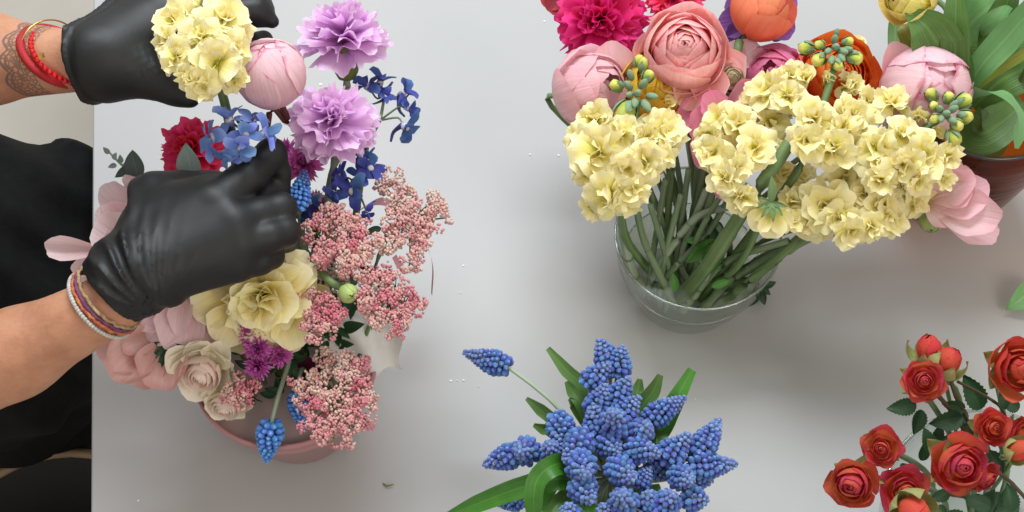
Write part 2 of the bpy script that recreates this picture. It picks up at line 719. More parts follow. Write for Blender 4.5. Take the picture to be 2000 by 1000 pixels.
# ------------------------------------------------------------------ the florist
def skin_material():
    T = NT("skin")
    tc = T.n("ShaderNodeTexCoord")
    no = T.n("ShaderNodeTexNoise")
    no.inputs["Scale"].default_value = 32
    no.inputs["Detail"].default_value = 8
    no.inputs["Roughness"].default_value = 0.62
    T.l(tc.outputs["Object"], no.inputs["Vector"])
    r = T.ramp([(0.28, "#a06d52"), (0.5, "#b58062"), (0.74, "#c08e72")])
    T.l(no.outputs[0], r.inputs[0])
    # lace band tattooed round the far wrist: rings and dots kept to a band along the forearm
    a, b = at(0, 118, 0.28), at(150, 122, 0.31)
    d = (b - a).normalized()
    sb = T.n("ShaderNodeVectorMath", operation="SUBTRACT")
    sb.inputs[1].default_value = at(88, 110, 0.30)
    T.l(tc.outputs["Object"], sb.inputs[0])
    dt = T.n("ShaderNodeVectorMath", operation="DOT_PRODUCT")
    dt.inputs[1].default_value = d
    T.l(sb.outputs[0], dt.inputs[0])
    ln = T.n("ShaderNodeVectorMath", operation="DOT_PRODUCT")
    ln.inputs[1].default_value = vdir(0.05, 1, 0)
    T.l(sb.outputs[0], ln.inputs[0])
    sc = T.math("MULTIPLY", T.math("ABSOLUTE", T.math("SINE", T.math("MULTIPLY", ln.outputs["Value"], 175.0))), 0.0065)
    x = T.math("ADD", dt.outputs["Value"], sc)
    band = T.math("MULTIPLY", T.math("GREATER_THAN", x, -0.006), T.math("LESS_THAN", dt.outputs["Value"], 0.018))
    edge = T.math("MULTIPLY", T.math("GREATER_THAN", x, -0.006), T.math("LESS_THAN", x, -0.0035))
    edge2 = T.math("MULTIPLY", T.math("GREATER_THAN", x, -0.001), T.math("LESS_THAN", x, 0.001))
    vo = T.n("ShaderNodeTexVoronoi", feature="DISTANCE_TO_EDGE")
    vo.inputs["Scale"].default_value = 260
    T.l(tc.outputs["Object"], vo.inputs["Vector"])
    lace = T.math("LESS_THAN", vo.outputs["Distance"], 0.16)
    lace = T.math("MULTIPLY", T.math("MULTIPLY", lace, band), 0.58)
    msk = T.math("MAXIMUM", lace, T.math("MULTIPLY", T.math("MAXIMUM", edge, edge2), 0.68))
    msk = T.math("MULTIPLY", msk, T.math("LESS_THAN", dt.outputs["Value"], 0.05))
    # only the far wrist: the other one lies well towards the camera
    sp = T.n("ShaderNodeSeparateXYZ")
    T.l(sb.outputs[0], sp.inputs[0])
    msk = T.math("MULTIPLY", msk, T.math("GREATER_THAN", sp.outputs[1], -0.08))
    mx = T.n("ShaderNodeMixRGB")
    mx.inputs[2].default_value = hexlin("#4a4444")
    T.l(msk, mx.inputs[0])
    T.l(r.outputs[0], mx.inputs[1])
    p = T.n("ShaderNodeBsdfPrincipled")
    p.inputs["Roughness"].default_value = 0.48
    p.inputs["Subsurface Weight"].default_value = 0.25
    p.inputs["Subsurface Radius"].default_value = (1.0, 0.35, 0.2)
    p.inputs["Subsurface Scale"].default_value = 0.006
    T.l(mx.outputs[0], p.inputs["Base Color"])
    nb = T.n("ShaderNodeTexNoise")
    nb.inputs["Scale"].default_value = 380
    nb.inputs["Detail"].default_value = 4
    T.l(tc.outputs["Object"], nb.inputs["Vector"])
    bp = T.n("ShaderNodeBump")
    bp.inputs["Strength"].default_value = 0.35
    bp.inputs["Distance"].default_value = 0.001
    T.l(nb.outputs[0], bp.inputs["Height"])
    T.l(bp.outputs[0], p.inputs["Normal"])
    T.l(p.outputs[0], T.out.inputs[0])
    return T.m


def J(u, v, h, rpx):
    p = at(u, v, h)
    return p, rpx * mpp(p)


def cone(j0, j1, k=None):
    t = (tuple(j0[0]), tuple(j1[0]), j0[1], j1[1])
    return t if k is None else t + (k,)


person = thing("person", "florist in black apron and black rubber gloves reaching over the table from the left", "person", (-0.68, -0.02, -0.74))
M_skin = skin_material()
shL, shR = Vector((-0.86, 0.19, 0.52)), Vector((-0.86, -0.24, 0.50))
elL = J(-430, 150, 0.20, 95)
elR = J(-330, 880, 0.14, 98)
wrL = J(165, 121, 0.315, 58)
wrR = J(225, 590, 0.262, 62)
fmL, fmR = J(-30, 114, 0.285, 84), J(30, 690, 0.232, 80)
body = [
    (tuple(shL), tuple(elL[0]), 0.055, 0.042), (tuple(shR), tuple(elR[0]), 0.055, 0.042),
    (tuple(elL[0]), tuple(fmL[0]), 0.042, fmL[1]), (tuple(fmL[0]), tuple(wrL[0]), fmL[1], wrL[1]),
    (tuple(elR[0]), tuple(fmR[0]), 0.042, fmR[1]), (tuple(fmR[0]), tuple(wrR[0]), fmR[1], wrR[1]),
    (tuple(shL), tuple(shR), 0.055, 0.055), ((-0.86, -0.02, 0.55), (-0.86, -0.02, 0.66), 0.06, 0.055),
]
v, f = surface(body, 0.006, k=0.02, smooth=3)
part("body", mesh("body", v, f, M_skin), person)

M_cloth = plain_mat("black_cloth", "#0b0b0c", "#121213", rough=0.85, scale=60, bump=0.3, bscale=500, spec=0.15)
shirt = [((-0.84, 0.14, 0.42), (-0.84, -0.18, 0.42), 0.11, 0.11), ((-0.82, 0.06, 0.40), (-0.66, 0.08, -0.02), 0.11, 0.12),
         ((-0.82, -0.10, 0.40), (-0.66, -0.07, -0.02), 0.11, 0.115),
         (tuple(shL), tuple(shL.lerp(elL[0], .55)), 0.078, 0.066), (tuple(shR), tuple(shR.lerp(elR[0], .55)), 0.078, 0.066)]
v, f = surface(shirt, 0.012, k=0.05, disp=wob(3, 38, 0.01), smooth=2)
part("shirt", mesh("shirt", v, f, M_cloth), person)
apron = [((-0.60, 0.045, -0.03), (-0.68, 0.20, -0.66), 0.112, 0.11), ((-0.60, -0.06, -0.03), (-0.68, 0.11, -0.66), 0.108, 0.10),
         ((-0.545, 0.065, -0.09), (-0.64, 0.20, -0.6), 0.105, 0.10), ((-0.535, -0.05, -0.09), (-0.64, 0.12, -0.6), 0.100, 0.09),
         ((-0.500, 0.118, -0.10), (-0.53, 0.14, -0.3), 0.07, 0.07)]
v, f = surface(apron, 0.011, k=0.05, disp=lambda X, Y, Z: wob(9, 30, 0.010)(X, Y, Z) + 0.006 * np.sin(95 * Y + 25 * X + 3 * np.sin(9 * Z + 12 * X)), smooth=1)
part("apron", mesh("apron", v, f, M_cloth), person)
M_shoe = plain_mat("black_leather", "#0c0c0c", "#131313", rough=0.4)
shoe = surface([((-0.68, 0.23, -0.705), (-0.46, 0.23, -0.715), 0.035, 0.027)], 0.006)
sme = mesh("shoe", shoe[0], shoe[1], M_shoe)
part("shoe", sme, person)
part("shoe", sme, person, TR((0, -0.16, 0)))


def glove_material():
    T = NT("black_nitrile")
    tc = T.n("ShaderNodeTexCoord")
    no = T.n("ShaderNodeTexNoise")
    no.inputs["Scale"].default_value = 22
    no.inputs["Detail"].default_value = 5
    T.l(tc.outputs["Object"], no.inputs["Vector"])
    r = T.ramp([(0.3, "#0f1011"), (0.75, "#18191b")])
    T.l(no.outputs[0], r.inputs[0])
    p = T.n("ShaderNodeBsdfPrincipled")
    T.l(r.outputs[0], p.inputs["Base Color"])
    p.inputs["Specular IOR Level"].default_value = 0.42
    rr = T.math("ADD", 0.45, T.math("MULTIPLY", no.outputs[0], 0.16))
    T.l(rr, p.inputs["Roughness"])
    n1 = T.n("ShaderNodeTexNoise")
    n1.noise_type = "RIDGED_MULTIFRACTAL"
    n1.inputs["Scale"].default_value = 16
    n1.inputs["Detail"].default_value = 2.5
    n1.inputs["Distortion"].default_value = 1.2
    T.l(tc.outputs["Object"], n1.inputs["Vector"])
    n2 = T.n("ShaderNodeTexNoise")
    n2.inputs["Scale"].default_value = 900
    T.l(tc.outputs["Object"], n2.inputs["Vector"])
    bp = T.n("ShaderNodeBump")
    bp.inputs["Strength"].default_value = 0.22
    bp.inputs["Distance"].default_value = 0.003
    T.l(T.math("ADD", n1.outputs[0], T.math("MULTIPLY", n2.outputs[0], 0.06)), bp.inputs["Height"])
    T.l(bp.outputs[0], p.inputs["Normal"])
    T.l(p.outputs[0], T.out.inputs[0])
    return T.m


M_glove = glove_material()


def wrinkle(items, rings=()):
    """folds: (centre, direction the folds repeat along, reach, wave count per metre, depth, seed)"""
    def f(X, Y, Z):
        o = 0
        for c, d, reach, freq, amp, seed in items:
            d_ = Vector(d)
            d = d_.normalized()
            g = np.exp(-(((X - c[0]) ** 2 + (Y - c[1]) ** 2 + (Z - c[2]) ** 2) / reach ** 2))
            s = (X * d.x + Y * d.y + Z * d.z) * freq * 6.283
            wv = np.sin(s + wob(seed, 26, 5.0)(X, Y, Z))
            if freq < 0:  # folds fanning out of a pinched corner
                ux, uy = (X * RIGHT.x + Y * RIGHT.y + Z * RIGHT.z), (X * UP.x + Y * UP.y + Z * UP.z)
                ang = np.arctan2(uy - d_.dot(UP), ux - d_.dot(RIGHT))
                wv = np.sin(ang * -freq + wob(seed, 30, 4.0)(X, Y, Z))
            o = o - amp * g * (1 - np.abs(wv)) ** 1.4 * (0.6 + wob(seed + 50, 55, 1.5)(X, Y, Z))
        for c, d, wd, amp in rings:
            e = (X - c[0]) * d.x + (Y - c[1]) * d.y + (Z - c[2]) * d.z + wob(31, 45, .008)(X, Y, Z)
            o = o - amp * np.exp(-(e / wd) ** 2)
        return np.asarray(o, np.float32) + wob(77, 70, 0.0008)(X, Y, Z)
    return f


# near glove: seen from its back, forefinger pinching, the other fingers curled under
H = 0.275
g2 = []
cuff0, cuff1 = J(205, 583, H - .012, 70), J(250, 540, H - .004, 63)
g2.append(cone(cuff0, cuff1))
kn = {"i": J(420, 398, H + .012, 43), "m": J(455, 436, H + .010, 40), "r": J(468, 476, H + .003, 39), "l": J(462, 515, H - .008, 36)}
wr = {"i": J(262, 508, H, 52), "m": J(272, 525, H, 52), "r": J(275, 540, H - .002, 50), "l": J(285, 550, H - .008, 46)}
for q in "imrl":
    g2.append(cone(cuff1, wr[q], .015))
    g2.append(cone(wr[q], kn[q], .015))
chains = {
    "i": [kn["i"], J(484, 345, H + .010, 36), J(530, 300, H + .002, 30), J(547, 338, H - .012, 22), J(550, 378, H - .026, 19)],
    "m": [kn["m"], J(508, 420, H + .002, 34), J(548, 408, H - .004, 33), J(552, 425, H - .030, 25), J(530, 445, H - .045, 20)],
    "r": [kn["r"], J(526, 462, H + .000, 31), J(556, 452, H - .006, 29), J(560, 468, H - .032, 24), J(530, 482, H - .045, 20)],
    "l": [kn["l"], J(506, 508, H - .014, 29), J(530, 500, H - .020, 25), J(530, 508, H - .044, 21), J(505, 510, H - .054, 18)],
}
g2.append(cone(J(490, 388, H - .008, 32), J(536, 370, H - .020, 26), .006))
g2.append(cone(J(325, 405, H - .004, 46), J(425, 378, H - .004, 36), .016))
g2.append(cone(J(300, 440, H - .002, 48), J(390, 400, H + .002, 44), .016))
for q, ch in chains.items():
    for a, b in zip(ch, ch[1:]):
        g2.append(cone(a, b, .0032))
th = [J(255, 500, H - .006, 50), J(306, 385, H - .012, 47), J(352, 372, H - .016, 34), J(410, 368, H - .018, 31), J(470, 362, H - .022, 24)]
for a, b in zip(th, th[1:]):
    g2.append(cone(a, b, .010))
cn = (wrR[0] - fmR[0]).normalized()
W2 = wrinkle([
    (at(235, 545, H + .01), at(318, 618, H), 0.042, -13, 0.0040, 1), (at(268, 585, H), at(322, 628, H), 0.030, -21, 0.0030, 2),
    (at(385, 362, H - .01), vdir(1, .35, 0), 0.011, 95, 0.0034, 3), (at(530, 310, H), vdir(0.8, -0.8, 0), 0.018, 160, 0.0014, 4),
    (at(560, 430, H), vdir(0.3, 1, 0), 0.018, 160, 0.0015, 5),
], [(at(296, 518, H), cn, .006, .0026), (at(274, 528, H), cn, .004, -.0018), (at(218, 575, H), cn, .003, .0016)])
v, f = surface(g2, 0.0021, k=0.010, disp=W2, smooth=1, clip=(at(212, 582, H), -(vdir(.72, .70, 0) * .85 + cn * .15)))
part("glove", mesh("glove", v, f, M_glove), person, label="black rubber glove closed over the blue flowers in the foreground")

# far glove: thumb below, fingers passing behind the cream flower head
H1 = 0.325
g1 = []
c0_, c1_ = J(150, 124, H1 - .008, 66), J(196, 118, H1, 64)
g1.append(cone(c0_, c1_))
mk = {"i": J(322, 78, H1 - .004, 46), "m": J(325, 28, H1 + .004, 46), "r": J(318, -20, H1, 44), "l": J(300, -60, H1 - .01, 40)}
mw = {"i": J(222, 118, H1, 55), "m": J(225, 100, H1 + .004, 52), "r": J(225, 88, H1, 46), "l": J(225, 82, H1 - .006, 42)}
for q in "imrl":
    g1.append(cone(c1_, mw[q], .015))
    g1.append(cone(mw[q], mk[q], .018))
ch1 = {
    "i": [mk["i"], J(425, 100, H1 - .035, 31), J(485, 92, H1 - .045, 26), J(515, 78, H1 - .05, 20)],
    "m": [mk["m"], J(430, 25, H1 - .012, 33), J(500, 22, H1 - .02, 28), J(532, 42, H1 - .026, 14)],
    "r": [mk["r"], J(430, -30, H1 - .01, 32), J(495, -14, H1 - .02, 27), J(515, 18, H1 - .026, 21)],
    "l": [mk["l"], J(400, -80, H1 - .02, 27), J(450, -70, H1 - .03, 22), J(480, -50, H1 - .035, 18)],
}
for q, ch in ch1.items():
    for a, b in zip(ch, ch[1:]):
        g1.append(cone(a, b, .007))
t1 = [J(222, 128, H1, 55), J(278, 140, H1 - .004, 44), J(318, 158, H1 - .006, 33), J(350, 176, H1 - .008, 27), J(374, 192, H1 - .01, 17)]
for a, b in zip(t1, t1[1:]):
    g1.append(cone(a, b, .012))
axW = (wrL[0] - fmL[0]).normalized()
W1 = wrinkle([
    (at(160, 124, H1), vdir(1, 0.25, 0), 0.026, 85, 0.0034, 11),
    (at(300, 150, H1), vdir(1, -0.25, 0), 0.028, 150, 0.0018, 13),
], [(at(152, 120, H1), axW, .0025, .0026), (at(166, 120, H1), axW, .0025, -.0022), (at(176, 118, H1), axW, .003, .0026), (at(192, 118, H1), axW, .004, -.0014)])
v, f = surface(g1, 0.0021, k=0.010, disp=W1, smooth=1, clip=(at(143, 124, H1), -vdir(.97, .22, 0)))
part("glove", mesh("glove", v, f, M_glove), person, label="black rubber glove holding the cream flower head at the top")


def ring(center, axis, r, n, squash=1.0, roll=0.0):
    Fm = TR(center) @ frame(axis, roll)
    return [Fm @ Vector((r * math.cos(2 * math.pi * i / n), r * squash * math.sin(2 * math.pi * i / n), 0)) for i in range(n)]


def blobs(points, r, mat, name, n=6, m=4):
    vs, fs = [], []
    for p in points:
        rr = r if not isinstance(r, (list, tuple)) else rnd.uniform(*r)
        q = len(vs)
        for j in range(m + 1):
            ph = math.pi * j / m
            for i in range(n):
                a = 2 * math.pi * i / n
                vs.append((p[0] + rr * math.sin(ph) * math.cos(a), p[1] + rr * math.sin(ph) * math.sin(a), p[2] + rr * math.cos(ph)))
        for j in range(m):
            for i in range(n):
                fs.append((q + j * n + i, q + (j + 1) * n + i, q + (j + 1) * n + (i + 1) % n, q + j * n + (i + 1) % n))
    return mesh(name, vs, fs, mat)


M_red = plain_mat("red_beads", "#c01218", "#d8181f", rough=0.25, spec=0.6)
M_redc = plain_mat("red_cord", "#8e0a14", "#b8101c", rough=0.6, bump=0.5, bscale=900)
M_gold = plain_mat("gold", "#c8a050", "#d9b468", rough=0.3, metal=1.0)
axL = (wrL[0] - fmL[0]).normalized()
cL = at(124, 110, .312)
rb = 0.0300
CT = vdir(0, 0, 1)
br = part("bracelet", blobs(ring(cL + axL * .004, axL + CT * .42 + vdir(0, .1, 0), rb * 1.01, 42), 0.0026, M_red, "beaded_bracelet"), person, label="bracelet of small glossy red beads")
a, b, c = tube(ring(cL - axL * .006, axL + CT * .46 + vdir(0, .12, 0), rb * 1.02, 48), [0.0038], k=7, closed=True)
part("bracelet", mesh("cord_bracelet", a, b, M_redc), person, label="dark red knotted cord bracelet")
a, b, c = tube(ring(cL - axL * .0105, axL + CT * .42, rb * .97, 48), [0.0007], k=5, closed=True)
ch = part("bracelet", mesh("chain_bracelet", a, b, M_gold), person, label="thin gold chain bracelet with a small flower charm")
a, b, c = blade(0.0035, 0.0016, 10, 0, nu=2, nv=2)
part("charm", mesh("charm", *merge([([tuple((TR(at(82, 110, .338)) @ frame(vdir(-.3, 0, 1)) @ RZ(k * 1.5708)) @ Vector(p)) for p in a], b) for k in range(4)]), M_gold), ch)

axR = vdir(.76, .64, .12)
cR = at(196, 596, .258)
cols = [("#d9d5cf", "#c2bcb4", 0.0, 0.0022, "white beaded bracelet"), ("#b5473f", "#d98a4c", .0042, 0.0017, "woven red and orange thread bracelet"),
        ("#5b3a63", "#8c4a6a", .0072, 0.0016, "woven purple thread bracelet"), ("#c9b48c", "#8f6f4a", .0100, 0.0014, "woven tan thread bracelet")]
for c1_, c2_, off, rr, lb in cols:
    m = plain_mat("thread_" + c1_[1:], c1_, c2_, rough=0.7, scale=220, bump=0.8, bscale=1200)
    pts_ = ring(cR + axR * off, axR + vdir(.03, .02 * off * 100, .05) * .2, 0.0290 + (0.001 if off else 0.0012), 72)
    if off == 0.0:
        part("bracelet", blobs(pts_, 0.0020, m, "bead_bracelet"), person, label=lb)
    else:
        pts_ = [p + Vector((rnd.uniform(-1, 1), rnd.uniform(-1, 1), rnd.uniform(-1, 1))) * .0006 for p in pts_]
        a, b, c = tube(pts_, [rr], k=6, closed=True)
        part("bracelet", mesh("thread_bracelet", a, b, m), person, label=lb)

# tan rimmed dark bin on the floor under the table's left corner
M_bin = plain_mat("dark_bin", "#14110e", "#1d1915", rough=0.7)
M_rim = plain_mat("tan_rim", "#8a7156", "#a08668", rough=0.6)
pb = at(100, 1108, -0.42)
bin_ = thing("waste_bin", "dark bin with a tan rim standing under the table's lower left corner", "bin", (pb.x, pb.y, -0.745))
a, b, c = lathe([(0.0, 0.01), (0.115, 0.0), (0.15, 0.32), (0.145, 0.32), (0.11, 0.02), (0.0, 0.02)], 36)
part("bin_body", mesh("bin_body", a, b, M_bin), bin_, TR((pb.x, pb.y, -0.745)))
a, b, c = tube(ring(Vector((pb.x, pb.y, -0.423)), (0, 0, 1), 0.149, 40), [0.006], k=8, closed=True)
part("rim", mesh("bin_rim", a, b, M_rim), bin_)

# ------------------------------------------------------------------ vessels
def foot(p):
    return (p.x, p.y, 0.0)


# dusty pink flower pot
M_pink = plain_mat("dusty_pink", "#a87374", "#b07c7d", rough=0.28, scale=8, spec=0.5, coat=0.2)
M_pad = plain_mat("pink_pad", "#b09a97", "#b9a4a0", rough=0.75, scale=14, bump=0.1)
pc = at(556, 708, 0.115)
RP = 180 * mpp(pc)
pot = thing("flower_pot", "dusty pink round pot holding the mixed bouquet at left", "flower pot", foot(pc))
a, b, c = lathe([(0.0, 0.001), (RP * .60, 0.001), (RP * .63, 0.004), (RP * .965, 0.108), (RP * 1.0, 0.110), (RP * 1.005, 0.114), (RP * 0.995, 0.117), (RP * .965, 0.117), (RP * .95, 0.112), (RP * .94, 0.09)], 72)
part("pot_body", mesh("pot_body", a, b, M_pink), pot, TR(foot(pc)))
rr_ = np.linspace(0.001, RP * .945, 10)
a, b, c = lathe([(r, 0.112 - 0.010 * (r / rr_[-1]) ** 3) for r in rr_[::-1]], 56)
part("filling", mesh("pot_filling", a, b, M_pad), pot, TR(foot(pc)), label="grey pink paper filling inside the rim")

# clear glass bowl vase
jc = at(1363, 462, 0.10)
RJ = 163 * mpp(jc)
M_glass = glass_mat("clear_glass", "#fbfefc", base=0.035)
M_glassb = glass_mat("thick_glass", "#dfe8e2", rough=0.2, base=0.24)
M_water = glass_mat("water", "#eef2e4", rough=0.28, base=0.05)
jar = thing("glass_vase", "clear glass bowl vase of water holding cream stock flowers in the middle", "vase", foot(jc))
RB = RJ * .70
prof = [(0.0, 0.001), (RB * .9, 0.001), (RB * .985, 0.004), (RB * 1.02, 0.010), (RJ * .83, 0.035), (RJ * .94, 0.065), (RJ * .99, 0.097), (RJ, 0.1),
        (RJ * .985, 0.1015), (RJ * .965, 0.099), (RJ * .915, 0.065), (RJ * .80, 0.036), (RB * .97, 0.016), (RB * .85, 0.011), (0.0, 0.010)]
a, b, c = lathe(prof, 72)
part("bowl", mesh("glass_bowl", a, b, M_glass), jar, TR(foot(jc)))
a, b, c = tube(ring(Vector((0, 0, 0.1005)), (0, 0, 1), RJ * .99, 64), [0.0014], k=6, closed=True)
part("rim", mesh("glass_rim", a, b, M_glassb), jar, TR(foot(jc)))
rr_ = [RJ * .865 * t for t in (1, .96, .8, .5, .001)]
a, b, c = lathe(list(zip(rr_, (0.0520, 0.0508, 0.0505, 0.0505, 0.0505))), 48)
wl = tube(ring(Vector((0, 0, 0.0520)), (0, 0, 1), RJ * .862, 64), [0.0009], k=5, closed=True)
part("waterline", mesh("waterline", wl[0], wl[1], M_glassb), jar, TR(foot(jc)))
part("water", mesh("vase_water", a, b, M_water), jar, TR(foot(jc)))

# amber glass vase
ac = at(1925, 168, 0.17)
RA = 177 * mpp(ac)
M_amber = glass_mat("amber_glass", "#cf9258", rough=0.12, base=0.03, tex=0.3)
M_amrim = plain_mat("dark_glass_rim", "#241a14", "#2e221a", rough=0.12, spec=0.8)
amb = thing("amber_vase", "brown rippled glass vase holding tulips at right", "vase", foot(ac))
prof = [(0.0, 0.002), (RA * .55, 0.001), (RA * .68, 0.012), (RA * .86, 0.05), (RA * .97, 0.10), (RA, 0.14), (RA * .985, 0.168), (RA * .96, 0.169),
        (RA * .975, 0.14), (RA * .945, 0.10), (RA * .835, 0.052), (RA * .66, 0.018), (0.0, 0.012)]
a, b, c = lathe(prof, 72)
part("bowl", mesh("amber_bowl", a, b, M_amber), amb, TR(foot(ac)))
a, b, c = tube(ring(Vector((0, 0, 0.170)), (0, 0, 1), RA * .973, 64), [0.0022], k=8, closed=True)
part("rim", mesh("amber_rim", a, b, M_amrim), amb, TR(foot(ac)))

# tumbler of the blue bunch and vase of the roses
mc_ = at(1190, 960, 0.075)
tumb = thing("glass_tumbler", "glass tumbler hidden under the bunch of blue grape hyacinths", "vase", foot(mc_))
a, b, c = lathe([(0, .001), (.024, .001), (.027, .004), (.034, .078), (.0325, .079), (.031, .076), (.025, .008), (0, .007)], 40)
part("tumbler_body", mesh("tumbler_body", a, b, glass_mat("tumbler_glass", "#c9d2cc", base=.06)), tumb, TR(foot(mc_)))
rc_ = at(1945, 1010, 0.09)
rv = thing("glass_vase", "clear glass vase under the orange red spray roses in the corner", "vase", foot(rc_))
RV = .095
a, b, c = lathe([(0, .001), (RV * .7, .001), (RV * .74, .005), (RV * .93, .05), (RV, .095), (RV * .985, .097), (RV * .97, .094), (RV * .9, .05), (RV * .7, .012), (0, .01)], 64)
part("bowl", mesh("rose_bowl", a, b, M_glass), rv, TR(foot(rc_)))
a, b, c = tube(ring(Vector((0, 0, 0.0965)), (0, 0, 1), RV * .99, 64), [0.0016], k=6, closed=True)
part("rim", mesh("rose_rim", a, b, M_glassb), rv, TR(foot(rc_)))
# ------------------------------------------------------------------ flower builders
CACHE = {}


def cached(key, fn):
    if key not in CACHE:
        CACHE[key] = fn()
    return CACHE[key]


M_stem = leaf_mat("stem_green", "#587242", "#7d9660", "#5a7a3c", rough=0.5, trans=0.05)
M_stemd = leaf_mat("stem_dark", "#5f7452", "#869a74", "#46613a", rough=0.5, trans=0.05)
M_stemg = leaf_mat("stem_grey", "#84967a", "#abb8a2", "#6f8562", rough=0.6, trans=0.05)
M_calyx = leaf_mat("calyx_green", "#4a5a22", "#7c8a3e", "#66762f", rough=0.5, trans=0.1)
M_leaf = leaf_mat("leaf_green", "#2f6a1e", "#5b9a34", "#6a9a50", rough=0.35)
M_rleaf = leaf_mat("rose_leaf", "#173a1e", "#2f5c33", "#5a7d58", rough=0.4, trans=0.1)
M_sepal = leaf_mat("pale_sepal", "#7d8a45", "#b9b277", "#a9a870", rough=0.55)


def stem(parent, pts, r0, r1=None, mat=None, name="stem", n=18, k=8, knob=0.0):
    a, b, c = tube(pts, [r0, r1 if r1 else r0], n=n, k=k, knob=knob)
    return part(name, mesh(name, a, b, mat or M_stem, c), parent)


def shell_flower(root, M, key, layers, mat, q, name="petal", core=None, squash=1.0, jit=3):
    """layers: (count, R, p0, p1, alpha, flare, ruffle, z_edge or None, tilt)"""
    for li, ly in enumerate(layers):
        n, R, p0, p1, al, flare, ruf, ze = ly[:8]
        tilt = ly[8] if len(ly) > 8 else 0.0
        zo = 0.0 if ze is None else ze + R * math.cos(RAD(p1)) * squash
        off = q.uniform(0, 6.28)
        m_ = mat if not isinstance(mat, (list, tuple)) else mat[min(li, len(mat) - 1)]
        for i in range(n):
            var = q.randrange(3)
            hi = R > 0.6
            me = cached((key, li, var, m_.name), lambda: mesh("petal", *(lambda g: (g[0], g[1], m_, g[2]))(
                shell_petal(R * (1 + 0.02 * var), p0, p1 + (var - 1) * 4, al * (1 + 0.06 * (var - 1)), flare, ruf, 0.05, 0.22, seed=li * 7 + var,
                            nu=8 if hi else 6, nv=7 if hi else 5, sq=squash))))
            ang = off + 6.283 * i / n + q.uniform(-.14, .14)
            part(name, me, root, M @ TR((0, 0, zo + q.uniform(-1, 1) * jit * .005)) @ RZ(ang) @ RX(RAD(tilt + q.uniform(-jit, jit))) @ SC(1 + q.uniform(-jit, jit) * .01))


def core_ball(root, M, r, z, mat, name="center", sq=1.0):
    me = cached(("ball", mat.name), lambda: mesh("center", *(lambda g: (g[0], g[1], mat, g[2]))(
        lathe([(math.sin(math.pi * j / 8), -math.cos(math.pi * j / 8)) for j in range(9)], 14))))
    return part(name, me, root, M @ TR((0, 0, z)) @ SC((r, r, r * sq)))


def sepals(root, M, n, L, W, a0, a1, z, mat, q, name="sepal", fold=.25):
    for i in range(n):
        var = i % 2
        me = cached(("sepal", mat.name, a0, a1, W / L, var), lambda: mesh("sepal", *(lambda g: (g[0], g[1], mat, g[2]))(
            blade(1.0, W / L, a0, a1 + var * 18, cup=fold, prof="leaf", nu=4, nv=7, seed=var))))
        part(name, me, root, M @ TR((0, 0, z)) @ RZ(6.283 * i / n + q.uniform(-.2, .2)) @ SC(L * q.uniform(.9, 1.15)))


def head(u, v, h, rpx, face, roll=0.0):
    p = at(u, v, h)
    return TR(p) @ frame(vdir(*face), roll) @ SC(rpx * mpp(p)), p


def flower_root(name, label, cat, p, group=None):
    return thing(name, label, cat, p, group)


# --- layers: (count, R, p0, p1, alpha, flare, ruffle, z_edge, tilt)
BUD = [(3, .90, 12, 176, 75, 0, .01, None), (4, .96, 8, 168, 66, 0, .015, None), (5, 1.0, 4, 150, 56, 0.02, .02, None)]
PEONY = [(4, .30, 25, 150, 60, 0, .11, .42), (5, .44, 25, 138, 54, 0.03, .12, .42), (5, .58, 20, 128, 50, .06, .12, .38), (6, .72, 20, 118, 46, 0.10, .11, .30),
         (6, .86, 15, 106, 44, .14, .09, .20), (6, 1.0, 10, 96, 42, .18, .08, .06)]
CUP = [(5, .55, 20, 160, 66, 0, .02, .55), (5, .72, 14, 150, 60, 0, .02, .50), (5, .86, 10, 136, 54, 0.0, .02, .40), (4, 1.0, 6, 112, 48, .05, .03, .22)]
RANUN = [(5, .13, 30, 165, 75, 0, .02, .46), (6, .22, 30, 158, 66, 0, .02, .47), (7, .32, 25, 152, 58, 0, .02, .47), (7, .43, 25, 146, 56, 0, .02, .46), (8, .54, 20, 140, 52, 0, .02, .44),
         (8, .66, 20, 132, 50, 0, .025, .40), (8, .79, 15, 122, 48, .01, .035, .32), (7, 1.0, 10, 106, 46, .04, .05, .16)]
ROSE = [(3, .10, 40, 158, 95, 0, .06, .47), (3, .17, 35, 150, 88, 0.01, .06, .48), (4, .26, 30, 142, 76, .03, .07, .47), (4, .37, 25, 134, 70, .06, .07, .45), (5, .49, 25, 126, 60, .10, .08, .41),
        (5, .62, 20, 116, 54, .16, .08, .34), (5, .76, 15, 104, 50, .24, .08, .22), (5, .88, 10, 92, 48, .30, .07, .05)]


ROSE_TIGHT = [(3, .12, 40, 162, 95, 0, .05, .62), (4, .22, 35, 154, 85, 0.01, .05, .62), (4, .34, 30, 148, 76, .02, .06, .60), (4, .48, 25, 140, 68, .05, .07, .55), (5, .64, 20, 130, 60, .10, .08, .46),
              (5, .80, 15, 118, 52, .18, .08, .32), (4, .94, 10, 104, 48, .26, .07, .14)]


